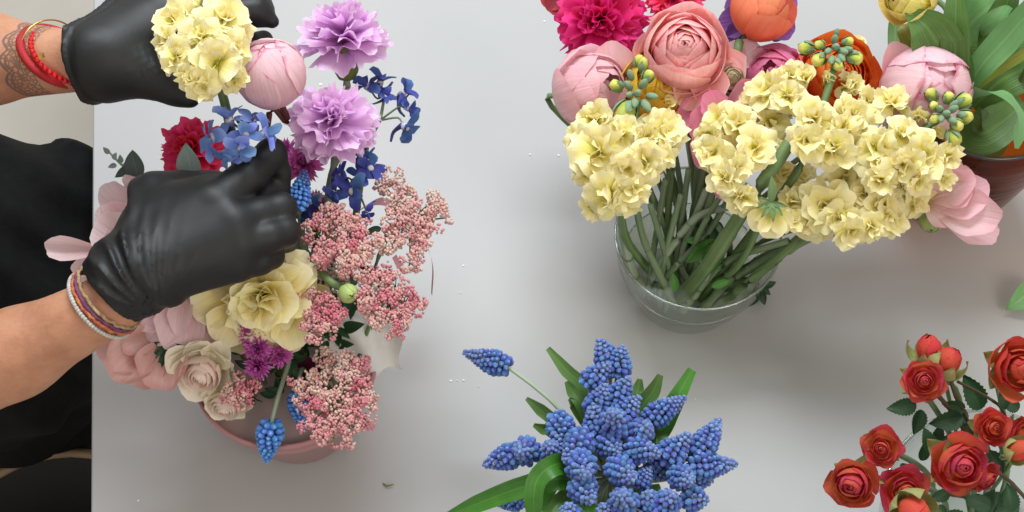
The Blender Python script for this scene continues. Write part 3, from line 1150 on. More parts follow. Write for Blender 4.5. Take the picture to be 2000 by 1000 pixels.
def petal_flower(kind, name, label, cat, u, v, h, rpx, face, mat, layers, stem_to=None, group=None, seed=0, squash=1.0, sep=True,
                 sepmat=None, stem_r=.0028, stem_mat=None, core=None, seplen=.75, sepa=(-20, 55), jit=4):
    q = random.Random(seed)
    M, p = head(u, v, h, rpx, face, q.uniform(0, 6))
    s = rpx * mpp(p)
    base = M @ Vector((0, 0, -1.0 * squash))
    foot_ = Vector(stem_to[-1]) if stem_to else base
    root = thing(name, label, cat, foot_, group)
    shell_flower(root, M, kind, layers, mat, q, squash=squash, jit=jit)
    core_ball(root, M, core[1] if core else .12, core[2] if core else .25, core[0] if core else (mat if not isinstance(mat, (list, tuple)) else mat[0]))
    if sep:
        sepals(root, M, 5, seplen, seplen * .3, sepa[0], sepa[1], -1.0 * squash - .02, sepmat or M_sepal, q)
        core_ball(root, M, .2, -1.02 * squash, sepmat or M_calyx, name="receptacle")
    if stem_to:
        stem(root, [base, base - (M.to_3x3() @ Vector((0, 0, 1))).normalized() * s * .9] + [Vector(x) for x in stem_to], stem_r, stem_r * .9, stem_mat)
    return root


def carnation(label, u, v, h, rpx, face, mat, stem_to, seed, group=None, calyx=True, name="carnation", dome=1.0):
    q = random.Random(seed)
    M, p = head(u, v, h, rpx, face)
    s = rpx * mpp(p)
    root = thing(name, label, "carnation", Vector(stem_to[-1]), group)
    rings = [(7, .98, -4, -22, .0, .52), (7, .95, 20, -6, .06, .50), (7, .86, 38, 14, .12, .46), (6, .76, 54, 34, .2, .42), (5, .66, 68, 52, .26, .38), (4, .6, 82, 76, .30, .32)]
    for li, (n, L, a0, a1, z, W) in enumerate(rings):
        off = q.uniform(0, 6)
        for i in range(n):
            var = q.randrange(3)
            me = cached(("carn", li, var, mat.name), lambda: mesh("petal", *(lambda g: (g[0], g[1], mat, g[2]))(
                blade(L, W * 1.25, a0, a1 + var * 12 - 6, cup=.12 - .12 * var, ruf=.20, freq=4.5 + 1.6 * var, serr=.065, nser=13, prof="fan", base=.12, tip=.16, nu=20, nv=6, seed=li * 5 + var))))
            part("petal", me, root, M @ TR((0, 0, z - .25 + q.uniform(-.05, .05))) @ RZ(off + 6.283 * i / n + q.uniform(-.5, .5)) @ RX(RAD(q.uniform(-1, 1) * (9 if li < 2 else 20))) @ Matrix.Rotation(q.uniform(-.35, .35), 4, "Y") @ SC(q.uniform(.82, 1.10)))
    ax = (M.to_3x3() @ Vector((0, 0, 1))).normalized()
    b0 = M @ Vector((0, 0, -.25))
    if calyx:
        a, b, c = lathe([(.02, -1.02), (.17, -1.0), (.25, -.85), (.30, -.55), (.31, -.25), (.26, -.2)], 14)
        cal = part("calyx", mesh("calyx", a, b, M_calyx, c), root, M)
        me = cached(("calt", 0), lambda: mesh("calyx_tip", *(lambda g: (g[0], g[1], M_calyx, g[2]))(blade(.3, .1, 75, 110, prof="lance", nu=2, nv=3))))
        for i in range(5):
            part("calyx_tip", me, cal, M @ TR((0, 0, -.98)) @ RZ(1.257 * i) @ TR((0, .18, 0)))
    st = [M @ Vector((0, 0, -1.0)), M @ Vector((0, 0, -1.3))] + [Vector(x) for x in stem_to]
    stem(root, st, .0030, .0026, M_stemg, knob=.18)
    return root


M_cream = petal_mat("cream_petal", [(0.0, "#bfcb44"), (0.26, "#ebe272"), (0.55, "#f8eda2"), (1.0, "#fcf4c8")], trans=.30, var=.05, mott=.3, vein=.14, hue=.006)
M_creamc = petal_mat("cream_center", [(0.0, "#bcc94a"), (0.5, "#e2de6c"), (1.0, "#f0e692")], trans=.4, mott=.3)
M_budg = plain_mat("grey_green_bud", "#6a8a68", "#9db493", rough=.75, scale=150, bump=.5, bscale=900)
M_budy = petal_mat("bud_yellow", [(0.0, "#7f9a44"), (0.45, "#b4c154"), (0.8, "#d8d670"), (1.0, "#e8e294")], trans=.15, mott=.2)


def floret(root, M, q, outer=6, mat=None, half=False):
    mat = mat or M_cream
    me = cached(("fl_c",), lambda: mesh("floret", *(lambda g: (g[0], g[1], M_creamc, g[2]))(
        lathe([(.05, -.55), (.09, -.3), (.11, -.05), (.10, .08), (.05, .16), (.001, .19)], 10))))
    f = part("floret", me, root, M)
    rings = [(outer, 1.0, 40, -28, .54, .24), (4, .80, 60, 5, .50, .30), (4, .52, 78, 40, .42, .30), (2, .34, 92, 70, .30, .2)]
    if half:
        rings = [(5, .95, 85, 100, .46, .10), (4, .7, 95, 110, .40, .12), (3, .5, 98, 110, .3, .1)]
    for li, (n, L, a0, a1, W, ruf) in enumerate(rings):
        off = q.uniform(0, 6)
        for i in range(n):
            var = q.randrange(6)
            mt = M_creamc if li == 3 else mat
            me = cached(("fl", half, li, var, mt.name), lambda: mesh("petal", *(lambda g: (g[0], g[1], mt, g[2]))(
                blade(L, W, a0 + 5 * (var - 2), a1 + 14 * (var - 2.5), cup=(-.3, .35, .1, -.15, .5, -.45)[var], ruf=ruf * (.7 + .12 * var), freq=2.0 + .6 * var, prof="oval", base=.22, tip=.22, nu=7, nv=6, seed=li * 9 + var))))
            part("petal", me, f, M @ TR((0, 0, .02 * li)) @ RZ(off + 6.283 * i / n + q.uniform(-.4, .4)) @ RX(RAD(q.uniform(-18, 20))) @ SC((q.uniform(.8, 1.15), q.uniform(.8, 1.15), q.uniform(.85, 1.2))))
    return f


def bud_mesh(kind):
    if kind == "g":
        return mesh("bud", *(lambda g: (g[0], g[1], M_budg, g[2]))(lathe([(.2, -1), (.5, -.7), (.64, -.1), (.58, .6), (.34, 1.15), (.001, 1.4)], 10)))
    g = lathe([(.2, -1), (.56, -.75), (.76, -.2), (.78, .35), (.62, .8), (.32, 1.02), (.001, .95)], 10)
    v = [(x * (1 + .10 * math.sin(3 * math.atan2(y, x) + 2 * z)), y * (1 + .10 * math.sin(3 * math.atan2(y, x) + 2 * z)), z) for x, y, z in g[0]]
    return mesh("bud", v, g[1], M_budy, g[2])


def stock(label, center, h, span, florets, halves, buds, spine, seed, group="cream stock stems", spine_r=.0043, dome=.030, lean=(0, 0), name="stock_flower"):
    """florets (u, v, r); buds (u, v, r, kind); spine: points of the stem from its foot to its tip"""
    q = random.Random(seed)
    root = thing(name, label, "flower", Vector(spine[0]), group)
    cu, cv = center
    for lst, half in ((florets, False), (halves, True)):
        for t in lst:
            u, v, r = t[:3]
            du, dv = (u - cu) / span, (v - cv) / span
            hh = h - dome * (du * du + dv * dv) - (0.0 if len(t) < 4 else t[3])
            f = (du * .75 + lean[0] + q.uniform(-.15, .15), -dv * .75 + lean[1] + q.uniform(-.15, .15), 1.0)
            M, p = head(u, v, hh, r * q.uniform(.88, 1.16), f, q.uniform(0, 6))
            floret(root, M, q, half=half)
    for (u, v, r, kind) in buds:
        du, dv = (u - cu) / span, (v - cv) / span
        tip = (buds[0][0], buds[0][1])
        f = ((u - tip[0]) / 34, -(v - tip[1]) / 34, .75)
        r *= .86 if kind == "g" else .92
        M, p = head(u, v, h + .012 - .005 * ((u - tip[0]) ** 2 + (v - tip[1]) ** 2) / 900, r, f, q.uniform(0, 6))
        b = part("bud", cached(("bud", kind), lambda: bud_mesh(kind)), root, M)
        me = cached(("budsep",), lambda: mesh("bud_sepal", *(lambda g: (g[0], g[1], M_budg, g[2]))(blade(1.9, .46, 40, 116, cup=.45, prof="leaf", nu=4, nv=5))))
        if kind == "y":
            for i in range(4):
                part("bud_sepal", me, b, M @ TR((0, 0, -1.0)) @ RZ(1.57 * i + .3) @ TR((0, .48, 0)))
    stem(root, spine, spine_r, spine_r * .75, M_stem, n=24, k=10, knob=.1)
    return root


M_bell = petal_mat("muscari_blue", [(0.0, "#38529c"), (0.5, "#4c6cb2"), (0.8, "#5d7ec2"), (0.93, "#8a9fd2"), (1.0, "#6a84c4")], rough=.9, trans=.1, sheen=.2, var=.13, vein=0, bump=.05, hue=.02, mott=.1)
M_bellv = petal_mat("muscari_violet", [(0.0, "#56699f"), (0.6, "#6a84bd"), (1.0, "#8f9bcc")], rough=.85, trans=.1, sheen=.2, var=.16, vein=0, bump=.05, hue=.02, mott=.1)
M_bells = petal_mat("muscari_sky", [(0.0, "#4476c8"), (0.5, "#5a92de"), (0.85, "#74a6e6"), (1.0, "#b9d0f0")], rough=.55, trans=.15, var=.12, vein=0, bump=.05, hue=.015, mott=.1)


def bell_mesh(mat):
    g = lathe([(.12, -.9), (.55, -.72), (.86, -.25), (.90, .15), (.76, .58), (.52, .86), (.40, .97), (.22, .93), (.001, .88)], 12)
    g = ([(x * (1 + .07 * math.cos(6 * math.atan2(y, x))), y * (1 + .07 * math.cos(6 * math.atan2(y, x))), z) for x, y, z in g[0]], g[1], g[2])
    return mesh("bell", g[0], g[1], mat, g[2])


def muscari(label, tip, base, rpx, h_tip, h_base, stem_pts, seed, group="blue grape hyacinths of the bunch", mats=None, n=None, stem_r=.0022):
    q = random.Random(seed)
    mats = mats or (M_bell, M_bellv)
    P0, P1 = at(base[0], base[1], h_base), at(tip[0], tip[1], h_tip)
    ax = P1 - P0
    L = ax.length
    F = TR(P0) @ frame(ax)
    r = rpx * mpp(P0)
    root = thing("grape_hyacinth", label, "flower", Vector(stem_pts[-1]) if stem_pts else P0, group)
    ml = cached(("bell", mats[0].name), lambda: bell_mesh(mats[0]))
    mu = cached(("bell", mats[1].name), lambda: bell_mesh(mats[1]))
    i, z = 0, 0.0
    k = 0
    while z < 1.0:
        env = (0.72 + .28 * min(z / .22, 1)) * (1 - max(0, (z - .30) / .70) ** 1.25 * .80)
        bs = r * .305 * (1 - .48 * z)
        ring_n = max(3, int(6.283 * r * env * .78 / (bs * 1.62)))
        off = k * .45
        for j in range(ring_n):
            a = off + 6.283 * j / ring_n + q.uniform(-.12, .12)
            down = -.45 + .9 * z + q.uniform(-.2, .2)
            d = Vector((math.cos(a), math.sin(a), down)).normalized()
            pos = Vector((math.cos(a) * (r * env - bs * .75), math.sin(a) * (r * env - bs * .75), z * L + q.uniform(-.2, .2) * bs))
            M = F @ TR(pos) @ frame(d, q.uniform(0, 6)) @ SC(Vector((1, 1, 1.3)) * bs * q.uniform(.82, 1.1))
            part("bell", ml if z < .62 + q.uniform(-.12, .12) else mu, root, M)
        z += bs * 1.42 / L
        k += 1
    part("bell", mu, root, F @ TR((0, 0, L)) @ SC(r * .16))
    pts_ = [F @ Vector((0, 0, L * .97)), F @ Vector((0, 0, L * .5)), P0] + [Vector(x) for x in stem_pts]
    stem(root, pts_, r * .12, stem_r, M_stemg, n=16)
    return root


M_rice = plain_mat("rice_buds", "#dacdb8", "#c66f80", rough=.5, tint=True, sss=.0)
M_ricestem = leaf_mat("rice_stem", "#6a7a45", "#93a065", "#7d8c55", trans=.05)


def rice_flower(label, u, v, h, lobes, stem_to, seed, pink=.6, face=(0, 0, 1), bud=3.2, group="pink rice flower heads"):
    """lobes (u, v, r px): rounded clusters of tiny buds on branching stalks"""
    q = random.Random(seed)
    foot_ = Vector(stem_to[-1])
    root = thing("rice_flower", label, "flower", foot_, group)
    V, F, Tn = [], [], []
    sv, sf = [], []
    hub = at(u, v, h - .022)
    n_, m_ = 6, 4
    ballv = []
    for j in range(m_ + 1):
        ph = math.pi * j / m_
        for i in range(n_):
            a = 2 * math.pi * i / n_
            ballv.append((math.sin(ph) * math.cos(a), math.sin(ph) * math.sin(a), math.cos(ph)))
    ballf = [(j * n_ + i, (j + 1) * n_ + i, (j + 1) * n_ + (i + 1) % n_, j * n_ + (i + 1) % n_) for j in range(m_) for i in range(n_)]
    ballv = np.array(ballv)
    stems = []
    for (lu, lv, lr) in lobes:
        pc_ = at(lu, lv, h + q.uniform(-.006, .006))
        s = mpp(pc_)
        node = pc_ - (-FWD) * lr * s * .9
        stems.append(tube([hub, hub.lerp(node, .5) + Vector((0, 0, -.003)), node], [.0012, .0007], n=6, k=5))
        nsub = max(3, int((lr / 13.0) ** 2 * 3.3))
        lobe_t = q.uniform(-.25, .25)
        for si in range(nsub):
            a, rad = q.uniform(0, 6.283), math.sqrt(q.random()) * lr * .82
            up_ = math.sqrt(max(0, 1 - (rad / lr) ** 2)) * lr * .55
            cs = at(lu, lv, h) + (RIGHT * math.cos(a) + UP * math.sin(a)) * rad * s - FWD * up_ * s + Vector((0, 0, q.uniform(-.003, .003)))
            if q.random() < .5:
                stems.append(tube([node, cs], [.0005, .0004], n=2, k=4))
            out = (cs - node).normalized()
            sub_t = lobe_t + q.uniform(-.2, .2)
            rs = q.uniform(7.5, 11.5) * s
            nb = q.randint(9, 14)
            for b in range(nb):
                d = Vector((q.gauss(0, 1), q.gauss(0, 1), q.gauss(0, 1))).normalized()
                if d.dot(out) < -.25:
                    d = -d
                p = cs + d * rs * q.uniform(.75, 1.0)
                rb_ = bud * s * q.uniform(.72, 1.15)
                qn = len(V) * 1
                V.append(ballv * rb_ * np.array((1, 1, 1.15)) + np.array(p))
                t = min(1, max(0, pink - .02 + sub_t + q.uniform(-.15, .15)))
                Tn.append(np.full(len(ballv), t))
    nv_ = len(ballv)
    Fall = [tuple(x + k_ * nv_ for x in f) for k_ in range(len(V)) for f in ballf]
    part("buds", mesh("rice_buds", np.concatenate(V), Fall, M_rice, tint=np.concatenate(Tn)), root, kind="stuff")
    a, b = merge([(t[0], t[1]) for t in stems])
    part("stalks", mesh("stalks", a, b, M_ricestem), root, kind="stuff")
    stem(root, [hub + Vector((0, 0, .004))] + [Vector(x) for x in stem_to], .0018, .0022, M_stem, n=12)
    nl = 7
    me = cached(("needle",), lambda: mesh("leaf", *(lambda g: (g[0], g[1], M_rleaf, g[2]))(blade(.017, .0013, 40, 10, prof="lance", nu=2, nv=3))))
    pth = catmull([hub] + [Vector(x) for x in stem_to], 20)
    for i in range(nl):
        part("leaf", me, root, TR(pth[1 + i]) @ frame(vdir(q.uniform(-1, 1), q.uniform(-1, 1), 1), q.uniform(0, 6)))
    return root


M_delph = petal_mat("delphinium_light", [(0.0, "#c6cae4"), (0.25, "#8299d6"), (0.6, "#6c8cd4"), (1.0, "#8fa8e2")], trans=.3, var=.12, hue=.02, vein=.25)
M_delphd = petal_mat("delphinium_dark", [(0.0, "#6a6aa4"), (0.3, "#4a5ca0"), (0.7, "#40549a"), (1.0, "#586cae")], trans=.2, var=.16, hue=.025, vein=.25)
M_spur = petal_mat("delphinium_spur", [(0.0, "#4d4c7e"), (1.0, "#5a5f96")], trans=.1)
M_bee = petal_mat("delphinium_bee", [(0.0, "#8f90b8"), (0.6, "#c9c9d6"), (1.0, "#d9d6d0")], trans=.1)


def delphinium(label, florets, h, stem_pts, seed, mat, group=None, spine=None):
    """florets (u, v, r, facing, dh)"""
    q = random.Random(seed)
    root = thing("delphinium", label, "flower", Vector(stem_pts[-1]), group)
    for t in florets:
        u, v, r, face = t[:4]
        dh = t[4] if len(t) > 4 else 0
        M, p = head(u, v, h + dh, r, face, q.uniform(0, 6))
        me = cached(("dbee",), lambda: mesh("floret", *(lambda g: (g[0], g[1], M_bee, g[2]))(lathe([(.08, -.25), (.15, -.05), (.2, .12), (.14, .22), (.001, .18)], 10))))
        f = part("floret", me, root, M)
        a, b, c = tube([(0, 0, -.1), (0, .25, -.35), (.1, .65, -.55), (.15, 1.05, -.45)], [.15, .12, .08, .05], n=8, k=6)
        me = cached(("dspur",), lambda: mesh("spur", a, b, M_spur, c))
        part("spur", me, f, M)
        for i in range(5):
            var = q.randrange(3)
            me = cached(("dp", var, mat.name), lambda: mesh("petal", *(lambda g: (g[0], g[1], mat, g[2]))(
                blade(1.0, .36, 50 + 12 * var, -14 - 18 * var, cup=.6 - .3 * var, ruf=.14, freq=2.8, prof="oval", base=.18, tip=.62, nu=7, nv=7, seed=var))))
            part("petal", me, f, M @ RZ(1.257 * i + q.uniform(-.2, .2)) @ RX(RAD(q.uniform(-32, 32))) @ SC((q.uniform(.75, 1.1), q.uniform(.8, 1.15), 1)))
        if spine is not None:
            c0 = min(spine, key=lambda s_: (Vector(s_) - p).length)
            stem(root, [M @ Vector((0, 0, -.2)), M @ Vector((0, 0, -.7)), Vector(c0)], .0008, .001, M_stemd, name="stalk", n=6, k=5)
    if spine is not None:
        stem(root, list(spine) + [Vector(x) for x in stem_pts], .0012, .0022, M_stemd)
    else:
        stem(root, stem_pts, .0014, .002, M_stemd)
    return root


M_mum = petal_mat("magenta_mum", [(0.0, "#8a1a6c"), (0.5, "#c04aa4"), (1.0, "#dc80c4")], trans=.2, var=.1, vein=.05)


def ruffled_bloom(root, M, mat, q, rings):
    """open double bloom of large crumpled petals; rings: (count, length, a0, a1, z, width)"""
    for li, (n, L, a0, a1, z, W) in enumerate(rings):
        off = q.uniform(0, 6)
        for i in range(n):
            var = q.randrange(4)
            me = cached(("bloom", li, var, mat.name), lambda: mesh("petal", *(lambda g: (g[0], g[1], mat, g[2]))(
                blade(L, W, a0 + 6 * (var - 1.5), a1 + 14 * (var - 1.5), cup=.5 - .2 * var, ruf=.15, freq=2.4 + .8 * var, prof="oval", base=.25, tip=.18, nu=12, nv=10, seed=li * 11 + var))))
            part("petal", me, root, M @ TR((0, 0, z)) @ RZ(off + 6.283 * i / n + q.uniform(-.35, .35)) @ RX(RAD(q.uniform(-14, 14))) @ SC((q.uniform(.85, 1.15), q.uniform(.85, 1.1), 1)))


def mum(label, u, v, h, rpx, face, stem_to, seed, group="magenta pompon mums"):
    q = random.Random(seed)
    M, p = head(u, v, h, rpx, face)
    root = thing("pompon_mum", label, "flower", Vector(stem_to[-1]), group)
    V, F, UV = [], [], []
    off = 0
    for li, (n, L, a0, z) in enumerate(((20, .9, -8, 0), (20, .92, 14, .05), (18, .86, 32, .1), (15, .8, 50, .16), (11, .74, 66, .2), (6, .7, 82, .22))):
        for i in range(n):
            g = blade(L * q.uniform(.85, 1.1), .085, a0 + q.uniform(-8, 8), a0 + 22 + q.uniform(-20, 15), cup=.6, prof="lance", base=.35, nu=2, nv=4, seed=i)
            Mm = TR((0, 0, z)) @ RZ(6.283 * i / n + q.uniform(-.15, .15))
            R_ = np.array(Mm)
            V.append(g[0] @ R_[:3, :3].T + R_[:3, 3])
            F += [tuple(x + off for x in f) for f in g[1]]
            UV.append(g[2])
            off += len(g[0])
    part("petals", mesh("mum_petals", np.concatenate(V), F, M_mum, np.concatenate(UV)), root, M, kind="stuff")
    core_ball(root, M, .22, 0, M_mum)
    stem(root, [M @ Vector((0, 0, -.1))] + [Vector(x) for x in stem_to], .0015, .002, M_stemd)
    return root


def leaf_on(root, u, v, h, Lpx, ang, Wr=.30, mat=None, tilt=0.25, bend=-25, seed=0, serr=.12, name="leaf", fold=.22):
    """a single leaf whose base sits at (u, v), pointing at the image angle ang (degrees, 0 = right, 90 = up)"""
    p = at(u, v, h)
    s = Lpx * mpp(p)
    yv = (RIGHT * math.cos(RAD(ang)) + UP * math.sin(RAD(ang)) - FWD * tilt).normalized()
    zv = (-FWD - yv * (-FWD).dot(yv)).normalized()
    xv = yv.cross(zv)
    Mx = Matrix((xv, yv, zv)).transposed().to_4x4()
    g = blade(1.0, Wr, 12, bend, prof="leaf", serr=serr, nser=10, fold=fold, nu=6, nv=20 if serr else 10, seed=seed)
    return part(name, mesh("leaf", g[0], g[1], mat or M_rleaf, g[2]), root, TR(p) @ Mx @ SC(s))
# ------------------------------------------------------------------ colours of the flowers
P_lilac = petal_mat("lilac_petal", [(0.0, "#c884cc"), (0.4, "#e2aee4"), (0.8, "#ecc2ec"), (1.0, "#f2d4f0")], var=.08, vein=.22, trans=0.38)
P_crim = petal_mat("crimson_petal", [(0.0, "#c40f48"), (0.5, "#ea1f5c"), (1.0, "#f04e80")], var=.12, vein=.2, trans=0.34)
P_hot = petal_mat("hot_pink_petal", [(0.0, "#b30650"), (0.5, "#d80f62"), (1.0, "#e63b85")], var=.1, vein=.2, trans=0.34)
P_bud = petal_mat("peony_bud_pink", [(0.0, "#dd93a8"), (0.3, "#f2c2ce"), (0.95, "#f5d2da"), (1.0, "#e08fa8")], trans=.35, var=.05, vein=0.3, mott=.18, rough=.6)
P_pale = petal_mat("pale_pink_petal", [(0.0, "#dcc79a"), (0.2, "#efcaca"), (0.6, "#f5d8da"), (1.0, "#f0bfc8")], var=.06, vein=.34, trans=0.4)
P_blush = petal_mat("blush_petal", [(0.0, "#d2b594"), (0.25, "#eecacc"), (1.0, "#f8e0e3")], var=.06, vein=.34, rough=.65, trans=0.38)
P_peach = petal_mat("peach_petal", [(0.0, "#d09a7e"), (0.4, "#dcb2a6"), (0.85, "#e8c4bc"), (1.0, "#dcaaa2")], var=.06, vein=.34, trans=0.36)
P_butter = petal_mat("butter_petal", [(0.0, "#ecca52"), (0.35, "#f5e48c"), (0.75, "#f9eeb4"), (1.0, "#fbf4cf")], var=.06, vein=0.28, mott=.3, trans=.3)
P_crose = petal_mat("cream_rose_petal", [(0.0, "#f0b8ac"), (0.3, "#fadcd0"), (0.8, "#fdf4ea"), (1.0, "#fbe8dc")], var=.06, vein=0.26, trans=0.4)
P_croseo = petal_mat("cream_rose_outer", [(0.0, "#dadcae"), (0.5, "#f4efd4"), (1.0, "#f9f2e0")], var=.06, vein=.14)
P_salmon = petal_mat("salmon_petal", [(0.0, "#f6b8a4"), (0.4, "#f9b0ae"), (0.88, "#fbbcbc"), (1.0, "#fbd0ce")], var=.06, vein=0.26, trans=0.42)
P_rose_pink = petal_mat("ranunculus_pink", [(0.0, "#ee9dbc"), (0.5, "#f6b2ce"), (1.0, "#f28fba")], var=.06, vein=0.3, trans=0.4)
P_yellow = petal_mat("yellow_petal", [(0.0, "#c98a10"), (0.4, "#e0a71c"), (1.0, "#ecc546")], var=.08, vein=.15, rough=.4)
P_orange = petal_mat("orange_petal", [(0.0, "#d4490c"), (0.5, "#e8601a"), (1.0, "#f08038")], var=.08, vein=0.3, rough=.4, trans=0.36)
P_coral = petal_mat("coral_petal", [(0.0, "#dc6a4a"), (0.5, "#e8734f"), (1.0, "#ec8f6c")], var=.06, vein=0.3, rough=.45)
P_purple = petal_mat("purple_petal", [(0.0, "#4e2a5e"), (0.6, "#6c3f80"), (1.0, "#83559a")], var=.1, vein=.35)
P_plum = petal_mat("plum_petal", [(0.0, "#3d0a2c"), (1.0, "#6a1748")], var=.1)
P_dusty = petal_mat("dusty_red_petal", [(0.0, "#7a2026"), (1.0, "#b0464c")], var=.1)
P_red = petal_mat("spray_rose_red", [(0.0, "#e99042"), (0.3, "#e67346"), (0.65, "#de6244"), (0.88, "#cf5050"), (1.0, "#c24650")], var=.12, vein=.28, mott=.5, trans=0.36, hue=.022)
P_redor = petal_mat("spray_rose_orange", [(0.0, "#e78a42"), (0.4, "#de6444"), (0.88, "#d25644"), (1.0, "#c84c48")], var=.1, vein=.2, mott=.3, trans=0.36)
P_tul = petal_mat("tulip_yellow", [(0.0, "#c7bb4a"), (0.5, "#e9d560"), (1.0, "#f2e58c")], var=.05, vein=.15)
P_greenbud = petal_mat("green_bud_petal", [(0.0, "#8a9a4c"), (0.6, "#b7b983"), (1.0, "#c9b596")], var=.08)
M_euc = leaf_mat("eucalyptus", "#7d9390", "#9fb0aa", "#8a9c98", rough=.6)
M_eucd = leaf_mat("dark_eucalyptus", "#3e4a47", "#5d6a66", "#4c5855", rough=.6)
M_tleaf = leaf_mat("tulip_leaf", "#3d6229", "#6d9448", "#6d8f60", rough=.38)
M_tleafb = leaf_mat("tulip_leaf_bright", "#5f9a55", "#90c084", "#86b080", rough=.38)
M_tleafy = leaf_mat("tulip_leaf_yellow", "#6d7a22", "#a3a043", "#97963f", rough=.4)


def petals_flower(name, label, cat, petals, mat, stem_to, seed, group=None, nu=9, nv=9, stem_mat=None):
    """petals (u, v, h, length px, angle, width ratio, tilt to camera, a0, a1, cup)"""
    root = thing(name, label, cat, Vector(stem_to[-1]), group)
    for i, t in enumerate(petals):
        u, v, h, Lp, ang, Wr, tilt, a0, a1, cup = t[:10]
        m = t[10] if len(t) > 10 else mat
        p = at(u, v, h)
        s = Lp * mpp(p)
        yv = (RIGHT * math.cos(RAD(ang)) + UP * math.sin(RAD(ang)) - FWD * tilt).normalized()
        zv = (-FWD - yv * (-FWD).dot(yv)).normalized()
        Mx = Matrix((yv.cross(zv), yv, zv)).transposed().to_4x4()
        g = blade(1.0, Wr, a0, a1, cup=cup, ruf=.06, freq=3.6, prof="oval", base=.28, tip=.38, nu=nu, nv=nv, seed=seed * 13 + i)
        part("petal", mesh("petal", g[0], g[1], m, g[2]), root, TR(p) @ Mx @ SC(s))
    b = at(petals[0][0], petals[0][1], petals[0][2] - .004)
    stem(root, [b] + [Vector(x) for x in stem_to], .0026, .003, stem_mat or M_stemd)
    return root


def inpot(dx=0, dy=0, z=.07):
    return Vector((pc.x + dx, pc.y + dy, z))


# ------------------------------------------------------------------ bouquet at left
stock("cream double flower head held up by the far gloved hand", (400, 95), .372, 100,
      [(345, 42, 50), (440, 42, 52), (348, 112, 48), (425, 122, 62), (400, 165, 42), (458, 95, 40), (330, 78, 36), (395, 75, 46), (375, 150, 40), (455, 150, 36), (395, 25, 40), (465, 55, 34)],
      [], [], [inpot(-.03, .03), at(462, 330, .23), at(440, 205, .30), at(410, 110, .352), at(400, 20, .365), at(404, -30, .37)], 5, group="cream stock stems", dome=.026)

petal_flower("bud", "peony", "closed round pale pink peony bud beside the held cream flower", "peony", 528, 146, .325, 67, (-.10, .52, .62), P_bud, BUD,
             [at(522, 250, .27), inpot(-.02, .04)], "pink peonies", 3, squash=1.0, sepmat=M_calyx, seplen=.62, sepa=(-5, 70), core=(P_bud, .8, .1), stem_mat=leaf_mat("stem_red", "#5a2a26", "#7a3d32", "#6a3630"))
carnation("upper lilac carnation with its green calyx showing, at the top edge", 674, 62, .285, 95, (0.02, .92, .42), P_lilac, [at(676, 190, .245), at(650, 330, .2), inpot(.03, .04)], 11, "lilac carnations")
carnation("lower lilac carnation, in front of the stem of the other", 650, 232, .275, 92, (-.06, .55, .9), P_lilac, [at(642, 370, .21), inpot(.02, .02)], 12, "lilac carnations")
carnation("crimson carnation half hidden behind the near gloved hand", 376, 288, .215, 72, (-.2, .4, 1), P_crim, [at(430, 420, .17), inpot(-.03, .03)], 13, "red and pink carnations", calyx=False)

delphinium("dark blue delphinium sprig with spurs, right of the two lilac carnations",
           [(720, 172, 42, (-.5, .6, .5)), (742, 165, 38, (.1, .9, .35)), (785, 182, 40, (.8, .4, .4)), (795, 212, 30, (.8, -.2, .5)), (790, 246, 46, (.5, -.6, .7)), (752, 190, 26, (.2, .3, .9))],
           .25, [at(715, 300, .21), inpot(.04, .03)], 21, M_delphd, "blue delphiniums", spine=[at(752, 182, .248), at(742, 235, .24), at(728, 262, .232)])
delphinium("dark blue delphinium right of the carnation stems, above the rice flowers",
           [(702, 303, 42, (.1, .5, .8)), (668, 345, 36, (-.5, .1, .8)), (690, 372, 46, (-.1, -.3, 1)), (722, 330, 38, (.5, .2, .8)), (705, 345, 36, (0, .1, 1)), (715, 415, 26, (.2, -.6, .8), -.01), (655, 375, 30, (-.6, -.3, .8))],
           .235, [at(690, 430, .17), inpot(.03, .01)], 22, M_delphd, "blue delphiniums", spine=[at(705, 300, .226), at(695, 360, .215)])
delphinium("light blue delphinium pinched between the fingers of the near glove",
           [(422, 268, 56, (-.9, -.25, .5)), (470, 282, 54, (.1, -.45, .9)), (512, 262, 50, (.8, .1, .5)), (450, 240, 50, (-.2, .8, .45)), (492, 240, 42, (.4, .7, .5)), (445, 300, 38, (-.4, -.8, .4), -.008), (480, 262, 40, (.2, .1, 1), .006)],
           .312, [at(470, 330, .27), at(520, 480, .18), inpot(0, .02)], 23, M_delph, "blue delphiniums", spine=[at(450, 235, .305), at(465, 290, .295)])
delphinium("dark blue delphinium petals tucked below the single hyacinth by the glove", [(590, 412, 34, (.2, -.4, .9)), (575, 395, 28, (-.3, .1, .9)), (605, 395, 28, (.5, 0, .9))],
           .212, [at(600, 470, .15), inpot(.01, .02)], 24, M_delphd, "blue delphiniums")

# grey green sprig and leaves behind the hand
q_ = thing("eucalyptus_sprig", "grey green eucalyptus leaves standing behind the near glove", "foliage", inpot(-.04, .04))
g = leaf_on(q_, 376, 345, .245, 72, 95, .33, M_euc, .5, -12, serr=0)
leaf_on(q_, 270, 348, .215, 58, 100, .34, M_eucd, .3, -30, serr=0)
leaf_on(q_, 262, 325, .21, 44, 210, .22, M_eucd, .1, -20, serr=0)
stem(q_, [at(214, 298, .20), at(236, 320, .20), at(268, 350, .20), at(350, 470, .17), inpot(-.04, .04)], .0009, .002, M_stemg)
for u, v, a_ in ((214, 300, 130), (222, 312, 60), (238, 318, 95), (228, 322, 200), (244, 330, 70)):
    leaf_on(q_, u, v, .202, 18, a_, .3, M_euc, .3, 10, serr=0)

